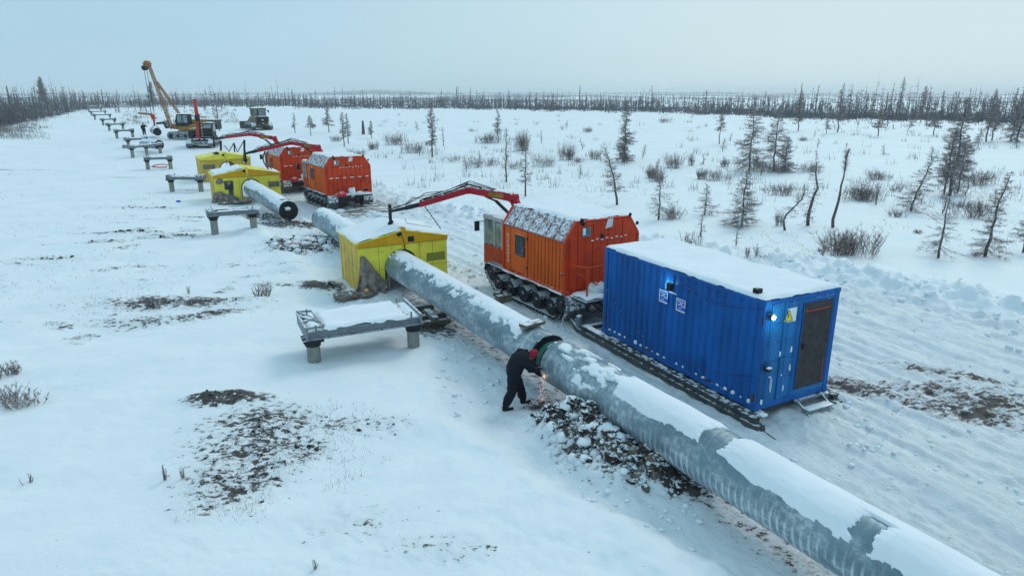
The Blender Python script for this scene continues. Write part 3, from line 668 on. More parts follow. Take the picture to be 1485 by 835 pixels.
def crane(rt, pts, base_z=1.2):
    """folded loader crane; pts world: column foot, column top, elbow, black start, tip, link lower"""
    inv = root_mx(rt).inverted(); P = [inv @ Vector(p) for p in pts]
    foot, top, elbow, blk, tip = P[:5]
    cr_ = MB(); cr_.tube([foot, top], [.2, .17], 12); cr_.box(foot.x-.35, foot.x+.35, foot.y-.4, foot.y+.4, foot.z-.15, foot.z+.12)
    cr_.build('crane_column', 'crane_red', rt)
    # main boom: knuckle rises from the column then runs to the elbow
    kn = top+(elbow-top)*.12+Vector((0, 0, .42))
    b1 = MB(); b1.beam(top, kn, .24, .30, .22, .30); b1.beam(kn, elbow, .22, .30, .18, .22); b1.tube([kn+Vector((0, -.17, 0)), kn+Vector((0, .17, 0))], .17, 12); b1.build('main_boom', 'crane_red', rt, bevel=.012)
    c1 = MB(); c1.tube([top+Vector((0, 0, -.45)), top+(elbow-top)*.45+Vector((0, 0, .02))], .065, 8); c1.tube([top+(elbow-top)*.45+Vector((0, 0, .02)), kn+(elbow-kn)*.62+Vector((0, 0, -.13))], .038, 8); c1.build('lift_cylinder', 'black', rt)
    yl = kn+(elbow-kn)*.35; a = MB(); a.beam(yl-(elbow-kn).normalized()*.3, yl+(elbow-kn).normalized()*.3, .235, .16); a.build('yellow_marking', 'machine_yellow', rt)
    j = MB(); j.tube([elbow+Vector((0, -.16, 0)), elbow+Vector((0, .16, 0))], .15, 12); j.beam(elbow, blk, .18, .24, .16, .20); j.build('outer_boom', 'crane_red', rt, bevel=.012)
    e = MB(); e.beam(blk+(elbow-blk)*.06, tip+(blk-tip)*.55, .14, .17); e.beam(tip+(blk-tip)*.62, tip, .11, .13, .09, .1); e.build('boom_extension', 'black_snowy', rt, bevel=.008)
    c2 = MB(); c2.tube([elbow+(kn-elbow)*.3+Vector((0, 0, .16)), elbow+Vector((0, 0, .22)), elbow+(blk-elbow)*.3+Vector((0, 0, .16)), blk+Vector((0, 0, .14))], .035, 6); c2.build('jib_cylinder', 'black', rt)
    hz = MB()
    ax = (tip-elbow)
    for q in range(3):
        off = Vector((.05*q-.05, .09-.09*q, 0)); pp = [elbow+(kn-elbow)*.6+off+Vector((0, 0, .17)), elbow+off+Vector((0, 0, .26+.04*q)), elbow+ax*.3+off+Vector((0, 0, .2)), elbow+ax*.55+off+Vector((0, 0, .14+.1*q)), elbow+ax*.68+off+Vector((0, 0, .30-.05*q)), elbow+ax*.78+off+Vector((0, 0, .12)), tip+off+Vector((0, 0, .08))]
        hz.tube(pp, .016, 5)
    hz.build('hydraulic_hose', 'black', rt)
    s_ = MB()
    for A, B in ((kn, elbow), (elbow, blk)):
        for q in range(14):
            t = (q+random.random()*.6)/14
            if random.random() < .55: p = A+(B-A)*t; s_.lump((p.x, p.y, p.z+.135), random.uniform(.03, .07), (2.2, .9, .5), random.random(), 6, 4)
    s_.build('snow_patch', 'snow', rt, smooth=True)
    h = MB(); t2 = tip+Vector((0, 0, .12)); h.beam(t2+Vector((0, 0, .16)), tip+Vector((0, 0, -.34)), .09, .13); h.lump(tip+Vector((0, 0, -.45)), .12, (1, 1, 1.1), 5, 8, 5); h.tube([tip+Vector((0, 0, -.5)), tip+Vector((.02, .05, -.7))], .035, 6); h.build('rotator', 'black', rt)
    hk = MB(); hk.lump(tip+Vector((.05, .1, -.62)), .1, (1.3, 1, .7), 4, 8, 5); hk.build('hook_block', 'red_bit', rt)
    return tip
def carrier(corner, yaw, label, crane_pts, rear='platform', seed=0, L=3.9, detail=True):
    u = Vector((math.cos(yaw), math.sin(yaw))); lf = Vector((-math.sin(yaw), math.cos(yaw)))
    o2 = Vector(corner)-lf*1.5; z = hgt(o2.x+u.x*2, o2.y+u.y*2)-.02
    rt = empty('tracked_carrier', (o2.x, o2.y, z), yaw); tag(rt, label, 'tracked vehicle', 'orange tracked carriers with folding cranes')
    W_ = 1.5; zb, ze, zr, ci = 1.05, 2.76, 3.34, .42
    oct_ = [(W_-.03, zb), (W_-.03, ze), (W_-ci, zr), (-W_+ci, zr), (-W_+.03, ze), (-W_+.03, zb)]
    MB().prism(oct_, .03, L-.03).build('body_shell', 'orange', rt)
    # frame posts and sills
    fr = MB()
    for x in (0, L-.1):
        for s in (-1, 1):
            fr.box(x, x+.1, s*W_-.05, s*W_+.05, zb, ze)
            fr.beam((x+.05, s*W_, ze), (x+.05, s*(W_-ci), zr+.02), .1, .1)
        fr.box(x, x+.1, -W_+ci, W_-ci, zr-.03, zr+.05)
    for s in (-1, 1): fr.box(.1, L-.1, s*W_-.045, s*W_+.045, zb-.06, zb+.06)
    fr.box(-.003, .1, -W_+.05, W_-.05, zb-.08, zb+.08); fr.build('body_frame', 'orange', rt, bevel=.008)
    for s in (-1, 1):
        # side panels: ribbed rear half, smooth door with louvre, narrow lettered strip
        pts = corr(L*.54, 0, 0, .21, .035, W_-.03)
        pm = MB(); pm.prism([(.12+a, s*b) for a, b in pts], zb+.06, ze-.02, 'z'); pm.build('side_panel', 'orange_side', rt)
        dp = MB(); dp.box(L*.54+.18, L-.55, min(s*(W_-.03), s*(W_+.012)), max(s*(W_-.03), s*(W_+.012)), zb+.1, ze-.06); dp.build('service_door', 'orange_side', rt, bevel=.008)
        st = MB(); st.box(L-.5, L-.14, min(s*(W_-.03), s*(W_+.008)), max(s*(W_-.03), s*(W_+.008)), zb+.1, ze-.06); sp_ = st.build('front_strip', 'orange_side', rt)
        g0 = L*.54+.30
        lf_ = MB()
        for a in ((g0, g0+.62, zb+.72, zb+.76), (g0, g0+.62, zb+1.42, zb+1.46), (g0, g0+.04, zb+.76, zb+1.42), (g0+.58, g0+.62, zb+.76, zb+1.42)):
            lf_.box(a[0], a[1], min(s*W_, s*(W_+.04)), max(s*W_, s*(W_+.04)), a[2], a[3])
        fo = lf_.build('louvre_frame', 'chassis', rt)
        MB().box(g0+.04, g0+.58, min(s*W_, s*(W_+.016)), max(s*W_, s*(W_+.016)), zb+.76, zb+1.42).build('louvre_backing', 'black', fo)
        for q in range(9):
            zz = zb+.80+q*.07; MB().beam((g0+.04, s*(W_+.03), zz), (g0+.58, s*(W_+.03), zz), .045, .014, up=(0, -s*.7, 1)).build('louvre_slat', 'grey_steel', fo)
        if s > 0:
            tm = MB()                                   # worn vertical white lettering: separate short strokes
            rr_ = random.Random(seed)
            for q in range(8):
                z0 = zb+.35+q*.135; x0 = L-.40
                for a in range(3):
                    if a == 0: tm.box(x0, x0+.022, W_+.010, W_+.014, z0, z0+.10)
                    elif a == 1: zq = z0+rr_.choice([0, .04, .08]); tm.box(x0+.023, x0+.09, W_+.010, W_+.014, zq, zq+.02)
                    elif rr_.random() < .7: tm.box(x0+.092, x0+.112, W_+.010, W_+.014, z0+rr_.choice([0, .05]), z0+.1)
            tm.build('white_lettering', 'white_paint', rt)
        # hinges, latch
        hg = MB()
        for zz in (zb+.35, ze-.35): hg.box(L*.54+.14, L*.54+.2, min(s*W_, s*(W_+.03)), max(s*W_, s*(W_+.03)), zz, zz+.1)
        hg.lump((.18, s*(W_+.02), zb+.62), .06, (1, .6, 1), 2, 8, 5); hg.build('hinge', 'chassis', rt)
        # sloping roof panels with battens
        rp = MB(); a = Vector((0, s*(W_+.03), ze)); b = Vector((0, s*(W_-ci-.02), zr+.03)); n_ = 7
        rp.quadbox([(0.12, a.y, a.z-.03), (L-.02, a.y, a.z-.03), (L-.02, b.y, b.z-.03), (.12, b.y, b.z-.03), (.12, a.y, a.z+.012), (L-.02, a.y, a.z+.012), (L-.02, b.y, b.z+.012), (.12, b.y, b.z+.012)])
        ro = rp.build('roof_slope', 'roof_mauve', rt)
        for q in range(n_+1):
            x = .2+(L-.4)*q/n_; MB().beam((x, a.y, a.z+.03), (x, b.y, b.z+.03), .05, .035, up=(0, s*.8, .6)).build('batten', 'roof_mauve', ro)
    MB().box(.02, L-.02, -W_+ci+.03, W_-ci-.03, zr, zr+.035).build('roof_top', 'orange', rt)
    snow_slab(.12, L-.05, -W_+ci-.02, W_-ci+.02, zr+.036, .10, seed, .1, parent=rt)
    if seed % 2:
        # snow lying on the near roof slope too
        pass
    # rear wall
    rw = MB(); k = 9
    for q in range(k):
        y0 = -W_+.12+q*(2*W_-.24)/k; y1 = y0+(2*W_-.24)/k-.02
        if abs((y0+y1)/2) > W_-ci: zt = ze+.1
        else: zt = zr-.06
        rw.box(-.022-.012*(q % 2), .03, y0, y1, zb+.1, zt)
    rw.build('rear_ribbing', 'orange', rt)
    cap = MB(); cap.prism([(W_-.03, ze), (W_-ci, zr), (-W_+ci, zr), (-W_+.03, ze)], .0, .03); cap.build('gable_plate', 'orange', rt)
    wf = MB().box(-.06, -.034, W_-.92, W_-.58, zr-.46, zr-.16).build('rear_window', 'cab_glass', rt)
    MB().box(-.075, -.061, W_-.70, W_-.6, zr-.4, zr-.18).build('window_snow', 'snow', wf)
    for (y, zz, r_) in ((W_-.55, zr+.06, .09), (W_-.62, zr-.05, .07), (.1, zr-.52, .08), (-W_+.45, zr+.08, .07), (-W_+.12, ze+.35, .07)):
        MB().lump((-.05, y, zz), r_, (.8, 1, 1), 2, 8, 5).build('lamp_housing', 'black', rt)
    MB().prism([(-.12, zr+.02), (-.02, zr-.28), (-.30, zr-.24), (-.34, zr+.02)], -.055, -.036).build('white_marking', 'white_paint', rt)
    dr = MB()
    for q in range(8): dr.lump((-.05, W_-1.0-q*.2, zr-.62+.03*(q % 2)), .03, (1, 2.2, .8), q, 6, 4)
    dr.build('snow_ledge', 'snow', rt, smooth=True)
    # rear folding rail and platform
    rl = MB()
    zr1 = zb+.98
    if rear == 'platform':
        rl.tube([(-.15, W_-.15, zr1), (-.75, W_-.3, zr1+.02), (-.75, -W_+.3, zr1+.02), (-.15, -W_+.15, zr1)], .035, 6)
        for y in (W_-.3, -W_+.3, .2): rl.tube([(-.75, y, zr1), (-.75, y, zb-.02)], .03, 6)
        rl.tube([(-.15, W_-.25, zr1-.25), (-.75, .2, zb+.05)], .028, 6); rl.tube([(-.15, -W_+.3, zr1-.2), (-.75, -.4, zb+.05)], .028, 6)
        rl.build('guard_rail', 'orange', rt)
        MB().box(-.95, -.02, -W_+.15, W_-.1, zb-.12, zb-.05).build('rear_platform', 'chassis', rt)
        snow_slab(-.93, -.04, -W_+.2, W_-.15, zb-.05, .13, seed+3, .07, parent=rt)
        l = MB(); l.lump((-.45, .55, zb+.12), .3, (1, 1.2, .9), 4, 12, 8); l.build('snow_heap', 'snow', rt, smooth=True)
    else:
        rl.beam((-.1, W_-.15, zr1), (-.1, -W_+.25, zr1+.05), .06, .06); rl.beam((-.1, W_-.2, zr1-.2), (-.1, .55, zb+.25), .05, .05); rl.beam((-.1, -W_+.3, zr1+.05), (-.1, -.4, zb+.2), .05, .05)
        rl.build('guard_rail', 'orange', rt)
        q = MB()
        for y in (-1.2, -.7, -.2, .3, .8, 1.2): q.lump((-.12, y, zr1+.05), .05, (1, 3, .7), y, 7, 4)
        q.build('snow_ledge', 'snow', rt, smooth=True)
        MB().box(-.6, -.02, -W_+.2, W_-.5, zb-.16, zb-.08).build('rear_platform', 'chassis', rt)
        snow_slab(-.6, -.04, -W_+.2, W_-.5, zb-.08, .12, seed+3, .07, parent=rt)
        l = MB(); l.lump((-.5, .0, zb+.12), .27, (1, .9, 1.2), 4, 12, 8); l.lump((-.45, -.5, zb+.02), .2, (1, 1.5, .6), 5, 10, 6); l.build('snow_heap', 'snow', rt, smooth=True)
        l = MB(); l.box(-.66, -.5, .45, 1.05, zb-.1, zb+.14); l.lump((-.6, .8, zb+.1), .16, (1, 1.5, 1), 4, 10, 6); l.build('tail_light', 'red_bit', rt, bevel=.02)
        w_ = MB(); w_.lump((-.5, -.95, zb+.22), .14, (1, 1.2, .8), 4, 10, 6); w_.build('lamp_housing', 'black', rt)
        db = MB(); db.tube([(-.3, -.1, zb-.1), (-.5, -.1, .15)], .03, 6); db.tube([(-.3, -.25, zb-.1), (-.45, -.6, .2)], .03, 6); db.build('tow_bar', 'chassis', rt)
    # undercarriage
    undercarriage(rt, -.12, 5.4)
    # snow caked rear guards of the tracks
    for s in (-1, 1):
        MB().prism([(-.2, .98), (-.27, .55), (.0, .12), (.14, .12), (-.09, .6), (-.02, .98)], min(s*.88, s*1.52), max(s*.88, s*1.52), 'y').build('track_guard', 'track_caked', rt)
        fd = MB(); fd.box(.0, 5.1, min(s*.86, s*1.56), max(s*.86, s*1.56), 1.0, 1.03); f_ = fd.build('fender', 'chassis', rt)
        snow_slab(.1, 3.9, min(s*1.5, s*1.6), max(s*1.5, s*1.6), 1.03, .04, seed+7, .05, parent=rt, edge=.04, ragged=.05)
    # cab
    c0, c1 = L+.12, L+2.0
    cb = MB(); cb.box(c0, c1, -1.22, 1.22, .82, 1.62); cb.build('cab_lower', 'cab_red', rt, bevel=.03)
    fr = MB()
    for x in (c0+.0, c0+.42, c0+.98, c1-.14):
        for s in (-1, 1): fr.box(x, x+.12, s*1.22-.06 if s > 0 else -1.22-.0, 1.22 if s > 0 else -1.16, 1.62, 2.62)
    fr.box(c0, c1-.02, -1.24, 1.24, 2.62, 2.78)
    fr.box(c0, c0+.05, -1.2, 1.2, 1.62, 2.0)
    fr.box(c0-.003, c0+.1, -1.22, -1.0, 1.62, 2.62); fr.box(c0-.003, c0+.3, 1.165, 1.224, 1.6, 2.62)
    for y in (-.5, .5): fr.box(c1-.12, c1-.04, y-.04, y+.04, 1.62, 2.62)
    fr.build('cab_upper', 'cab_grey', rt, bevel=.012)
    for s in (-1, 1):
        y0, y1 = (1.17, 1.185) if s > 0 else (-1.185, -1.17)
        MB().box(c0+.54, c0+.98, y0, y1, 1.66, 2.58).build('cab_window', 'cab_glass', rt)
        MB().box(c0+1.1, c1-.14, y0, y1, 1.66, 2.58).build('cab_window', 'cab_glass', rt)
    MB().box(c1-.10, c1-.085, -1.14, 1.14, 1.66, 2.58).build('windscreen', 'cab_glass', rt)
    MB().box(c0+.02, c0+.035, -1.14, 1.14, 2.0, 2.58).build('rear_glass', 'glass', rt)
    snow_slab(c0+.05, c1-.05, -1.2, 1.2, 2.78, .06, seed+9, .1, parent=rt)
    mi = MB(); mi.tube([(c1-.1, 1.22, 2.5), (c1+.05, 1.5, 2.5), (c1+.05, 1.5, 2.2)], .016, 5); mi.box(c1+.02, c1+.08, 1.38, 1.58, 2.12, 2.5); mi.box(c1+.02, c1+.08, -1.58, -1.38, 2.12, 2.5); mi.tube([(c1-.1, -1.22, 2.5), (c1+.05, -1.5, 2.5)], .016, 5); mi.build('mirror', 'black', rt)
    hk = MB(); hk.tube([(c1, 1.0, .95), (c1+.14, 1.0, .8), (c1+.1, 1.0, .6), (c1-.02, 1.0, .62)], .03, 6); hk.tube([(c1, .8, .95), (c1+.14, .8, .8), (c1+.1, .8, .55), (c1, .8, .6)], .03, 6); hk.box(c1-.05, c1+.06, -1.1, 1.1, .84, 1.0); hk.build('bumper', 'chassis', rt)
    for y in (-.85, .85): MB().tube([(c1-.02, y, 1.25), (c1+.05, y, 1.25)], .09, 12).build('headlight', 'cab_glass', rt)
    ex = MB(); ex.box(L-.02, L+.14, -.9, .9, .95, 2.2); ex.build('engine_bulkhead', 'black', rt)
    if crane_pts: crane(rt, crane_pts)
    return rt
V1c = (1.72, 20.6); Y1 = R(121.5)
carrier(V1c, Y1, 'nearest orange tracked carrier with a grey cab beside the blue container, its crane reaching left',
        [(.35, 24.35, 1.5), (.27, 24.4, 3.05), (-1.65, 25.2, 3.72), (-3.55, 25.5, 3.12), (-4.75, 25.7, 2.82)], seed=1)
V2c = (-11.85, 42.6); Y2 = R(123.5)
carrier(V2c, Y2, 'middle orange tracked carrier seen from behind with snow and red lamp on its rear platform',
        [(-12.9, 46.3, 1.5), (-13.0, 46.3, 3.2), (-15.3, 47.0, 3.95), (-17.7, 47.2, 3.4), (-18.7, 47.4, 3.15)], rear='tow', seed=2)
V3c = (-17.3, 50.4); Y3 = R(123.5)
carrier(V3c, Y3, 'third and farthest orange tracked carrier, half hidden behind the second one',
        [(-18.6, 54.2, 1.5), (-18.7, 54.3, 3.3), (-21.0, 54.6, 4.1), (-23.7, 56.4, 3.75), (-25.2, 57.4, 3.5)], rear='tow', seed=4)
# ------------------------------------------------------------------ yellow weld shelters
def shelter(corner, yaw, W_, L, label, kind=1, seed=0, H=1.92, pc=-1.72, pz=.92, pr=.64):
    """corner = near left ground corner; x away along the pipe, -y to the right"""
    z = hgt(*corner)-.02 if kind == 1 else hgt(corner[0]+1, corner[1]+1)
    rt = empty('weld_shelter', (corner[0], corner[1], z), yaw); tag(rt, label, 'shelter', 'yellow weld shelters over the pipe')
    zr = H+.36; base = .05; split = H-.14
    def front(x, m1='yellow'):
        # lower wall with an arched notch for the pipe, upper gable band
        arc = []
        for q in range(15):
            t = math.pi*q/14; arc.append((pc+pr*math.cos(t), pz+pr*math.sin(t)))
        poly = [(0, base), (0, split), (-W_, split), (-W_, base), (pc-pr, base)]+arc[::-1]+[(pc+pr, base)]
        poly = [(0, base), (0, split), (-W_, split), (-W_, base), (pc-pr, base), (pc-pr, pz)]+arc[::-1][1:]+[(pc+pr, base)]
        w_ = MB().prism(poly, x-.02, x+.03).build('end_wall', m1, rt)
        rim = MB()
        pts = [(x-.03, pc+pr*1.0, base+.3)]+[(x-.03, a[0], a[1]) for a in arc]+[(x-.03, pc-pr, base+.3)]
        rim.tube(pts, .035, 6); rim.build('rubber_rim', 'black', w_)
        for y in (-W_*.22, -W_*.37, -W_*.68, -W_*.83):
            MB().box(x-.0245, x-.019, y-.008, y+.008, base if abs(y-pc) > pr+.05 else pz+pr+.05, split).build('panel_joint', 'olive_sign', w_)
        for a_, b_ in ((-W_*.3, -.05), (-W_+.05, -W_*.77)): MB().box(x-.0235, x-.019, a_, b_, .844, .856).build('panel_joint', 'olive_sign', w_)
        g = MB().prism([(.03, split), (.03, H), (-W_/2, zr), (-W_-.03, H), (-W_-.03, split)], x-.045, x+.03).build('gable_band', 'yellow_band' if kind != 3 else 'yellow', rt)
        tr = MB(); tr.box(x-.055, x-.0455, -W_, 0, split-.015, split+.01); tr.build('band_trim', 'olive_sign', g)
        return w_
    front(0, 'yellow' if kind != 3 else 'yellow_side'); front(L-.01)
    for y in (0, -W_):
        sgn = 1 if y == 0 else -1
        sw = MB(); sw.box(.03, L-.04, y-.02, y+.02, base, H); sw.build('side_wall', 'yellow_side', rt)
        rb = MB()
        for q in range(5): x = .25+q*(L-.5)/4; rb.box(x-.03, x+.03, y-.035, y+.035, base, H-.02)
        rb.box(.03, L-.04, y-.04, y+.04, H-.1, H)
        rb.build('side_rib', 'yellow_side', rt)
    for s in (1, -1):
        ye = .08 if s > 0 else -W_-.08
        MB().quadbox([(-.08, ye, H-.01), (L+.08, ye, H-.01), (L+.08, -W_/2, zr+.01), (-.08, -W_/2, zr+.01), (-.08, ye, H+.025), (L+.08, ye, H+.025), (L+.08, -W_/2, zr+.045), (-.08, -W_/2, zr+.045)]).build('roof_slope', 'yellow', rt)
    # snow on the slopes
    def slope_snow(s, x0, x1, f0, f1, sd, th=.07):
        nx, ny = 40, 30; mb = MB(); X, T = np.meshgrid(np.linspace(x0, x1, nx), np.linspace(f0, f1, ny), indexing='ij')
        Y = np.where(s > 0, .08+T*(-W_/2-.08), -W_-.08+T*(W_/2+.08)); Z = H+.025+T*(zr-H+.02)
        dd = np.minimum(np.minimum(X-x0, x1-X), np.minimum((T-f0)*W_/2, (f1-T)*W_/2+(.3 if f1 > .98 else 0)))+(fbm(X*3, Y*3, sd)-.5)*.14
        th_ = np.where(dd > 0, th*np.clip(dd/.1, 0, 1)**.5*(.5+fbm(X*1.5, Y*1.5, sd+1)), -.02)
        for p in zip(X.ravel(), Y.ravel(), (Z+th_).ravel()): mb.v.append(p)
        for i in range(nx-1):
            for j in range(ny-1):
                if max(th_[i, j], th_[i+1, j], th_[i, j+1], th_[i+1, j+1]) > 0: a = i*ny+j; mb.f.append((a, a+ny, a+ny+1, a+1))
        mb.build('snow_cover', 'snow', rt, smooth=True)
    if kind == 1: slope_snow(1, -.05, L+.05, 0, 1, seed); slope_snow(-1, -.05, L+.05, .02, 1, seed+1)
    elif kind == 2: slope_snow(1, .15, L+.05, .05, .92, seed, .09); slope_snow(-1, .0, L, .0, .35, seed+1, .03)
    # ridge post and hook, hatch, plates
    rp = MB(); rp.box(-.09, .0, -W_/2-.07, -W_/2+.07, split-.1, zr+.14); rp.box(-.03, .25, -W_/2-.1, -W_/2+.1, zr+.04, zr+.12); rp.build('lifting_post', 'yellow_band' if kind == 1 else 'yellow', rt, bevel=.008)
    ch = MB(); ch.tube([(-.07, -W_/2+.1, zr-.02), (-.08, -W_/2+.0, zr-.45), (-.07, -W_/2-.05, zr-.8)], .022, 6); ch.lump((-.08, -W_/2+.18, zr-.12), .09, (.5, 1.2, 1), 2, 8, 5); ch.lump((-.07, -W_/2-.05, zr-.82), .05, (1, 1, 2), 2, 8, 5); ch.build('hanging_chain', 'black', rt)
    if kind == 1:
        MB().box(-.052, -.045, -W_/2-.42, -W_/2-.17, split+.05, split+.26).build('vent_hatch', 'black', rt)
        MB().box(-.032, -.021, -W_+.1, -W_+.86, .98, 1.30).build('name_plate', 'olive_sign', rt)
        cb = MB(); cb.tube([(L*.4, -W_+.2, H+.16), (L*.5, -W_*.68, zr+.0), (L*.5, -W_*.66, zr+.2)], .012, 5); cb.build('sling_cable', 'black', rt)
    elif kind == 2:
        MB().box(-.032, -.021, -W_+.06, -W_+.82, .95, 1.34).build('name_plate', 'grey_sign', rt)
        op_ = MB(); op_.box(-.03, -.021, -1.2, -.62, .95, 1.55); op_.box(-.03, -.021, -1.15, -.85, .5, .95); op_.build('open_flap', 'glass', rt)
        g = MB(); g.lump((-.08, -.35, 1.55), .2, (.5, 1.2, 1), 3, 10, 6); g.lump((-.08, -.9, 1.4), .13, (.5, 1.2, 1), 4, 10, 6); g.build('bundled_canvas', 'tarp', rt)
    else:
        MB().box(-.032, -.021, -1.1, -.15, 1.05, 1.42).build('name_plate', 'grey_sign', rt)
        k = MB(); k.lump((.1, -1.3, H+.42), .2, (1, 1.5, .6), 3, 8, 5); k.build('hook_block', 'black', rt)
    return rt
def tarp(rt, pts, label=None, name='canvas_flap', seed=0, n=34, m=26, fold=.1, nf=9):
    """pleated canvas between a top polyline and a bottom polyline, pts in shelter coordinates"""
    topl, botl = pts; mb = MB()
    def ev(pl, t):
        k = (len(pl)-1)*t; i = min(int(k), len(pl)-2); f = k-i; return Vector(pl[i]).lerp(Vector(pl[i+1]), f)
    for side in (0, 1):
        for i in range(n):
            a = ev(topl, i/(n-1)); b = ev(botl, i/(n-1))
            for j in range(m):
                t = j/(m-1); p = a.lerp(b, t)
                w = math.sin(i/(n-1)*nf*math.pi+seed+t*1.3)*fold*(.25+.75*t)+(float(vn(i*.45+seed, j*.3, 3))-.5)*fold*1.2
                sag = math.sin(math.pi*t)*.05
                mb.v.append((p.x-w-sag-(.0 if side == 0 else -.025), p.y+math.sin(i*1.3+j*.4)*.012, p.z+(float(vn(i*.6, j*.5, 9))-.5)*.03))
    for s in (0, 1):
        o = s*n*m
        for i in range(n-1):
            for j in range(m-1):
                q = o+i*m+j; mb.f.append((q, q+m, q+m+1, q+1) if s == 0 else (q, q+1, q+m+1, q+m))
    mb.build(name, 'tarp', rt, smooth=True)
s1 = shelter((-5.72, 24.05), R(118), 3.55, 2.7, 'nearest yellow weld shelter with snowy roof, orange gable band and brown canvas at its corner', 1, 3, pc=-1.66, pz=.9)
tarp(s1, ([(-.08, -.02, .75), (-.09, -.06, 1.52), (-.09, -.25, 1.45), (-.1, -.6, .9), (-.12, -.95, .42), (-.12, -1.1, .5), (-.1, -1.15, 1.05)],
          [(-.25, .35, .0), (-.3, .0, .0), (-.38, -.3, -.02), (-.4, -.6, .0), (-.38, -.85, .02), (-.25, -1.05, .1), (-.14, -1.16, .3)]), seed=1, fold=.11)
for c, r_, sq, sd in (((-.35, .55, .12), .3, (1.2, 1.5, .5), 3), ((-.45, -.1, .1), .26, (1.2, 1.4, .6), 5), ((-.1, .75, .1), .25, (1.3, 1.3, .5), 8)):
    MB().lump(c, r_, sq, sd, 14, 9).build('canvas_heap', 'tarp', s1, smooth=True)
MB().lump((-.55, -.1, .28), .09, (1, 1, .8), 4, 8, 5).build('yellow_rag', 'yellow_band', s1)
s2 = shelter((-20.2, 45.3), R(119), 4.3, 2.9, 'middle yellow weld shelter with snow on its roof and an open pipe sticking out', 2, 6, pc=-2.35, pz=.95)
tarp(s2, ([(-.1, .1, .8), (-.12, -.3, .85), (-.12, -.9, .6), (-.1, -1.4, .4)], [(-.4, .4, 0), (-.5, -.2, 0), (-.5, -.9, 0), (-.3, -1.5, .05)]), seed=4, fold=.12)
for c in ((-.6, -1.2, .1), (-.7, -.4, .1), (-.4, -1.8, .1)): MB().lump(c, .3, (1.2, 1.4, .5), c[1], 14, 9).build('canvas_heap', 'tarp', s2, smooth=True)
s3 = shelter((-26.3, 56.9), R(121), 4.0, 3.0, 'farthest yellow weld shelter with bare yellow roof and a grey plate on its end wall', 3, 9, pc=-2.1, pz=.95)
# lifting frame over the third shelter
lf = MB(); inv = root_mx(s3).inverted()
def wp(px, py, y): 
    dd = y; return Vector(((px-742.5)/FOC*(dd*.9616+(CAM_H-(CAM_H-(py-HOR)/FOC*dd))*.28), dd, CAM_H-(py-HOR)/FOC*dd))
pts = {k: inv @ wp(*k, 58.5) for k in ((321, 200), (321, 214), (333, 215), (340, 203), (341, 216), (355, 199), (355, 217), (345, 216), (326, 207), (355, 229))}
for a, b, r_ in (((321, 200), (321, 214), .09), ((355, 199), (355, 229), .09), ((326, 207), (333, 215), .035), ((340, 203), (333, 215), .035), ((340, 203), (345, 216), .035), ((355, 199), (345, 216), .035), ((340, 203), (341, 216), .06)):
    lf.tube([pts[a], pts[b]], r_, 6)
lo = lf.build('lifting_frame', 'black', s3)
# support chain hanging from the first crane down to the shelter roof
ch = MB(); a = Vector((-3.35, 25.45, 3.05)); b = Vector((-2.75, 25.5, 2.15)); k = 16
for i in range(k):
    p = a.lerp(b, i/k); q = a.lerp(b, (i+.85)/k); ch.beam(p, q, .05 if i % 2 else .02, .02 if i % 2 else .05)
tag(ch.build('lifting_chain', 'black'), 'black chain slanting from the nearest crane arm down to the yellow shelter roof', 'chain')
c2 = MB(); k = 14; a = wp(385, 215, 48); b = wp(390, 240, 47.5)
pp = [a.lerp(b, i/k)+Vector((-.25*math.sin(math.pi*i/k)*1, 0, 0)) for i in range(k+1)]; c2.tube(pp, .045, 5); c2.tube([p+Vector((.22, 0, 0)) for p in pp], .03, 5)
tag(c2.build('lifting_chain', 'black'), 'dark slings hanging from the second crane arm behind the second yellow shelter', 'chain')
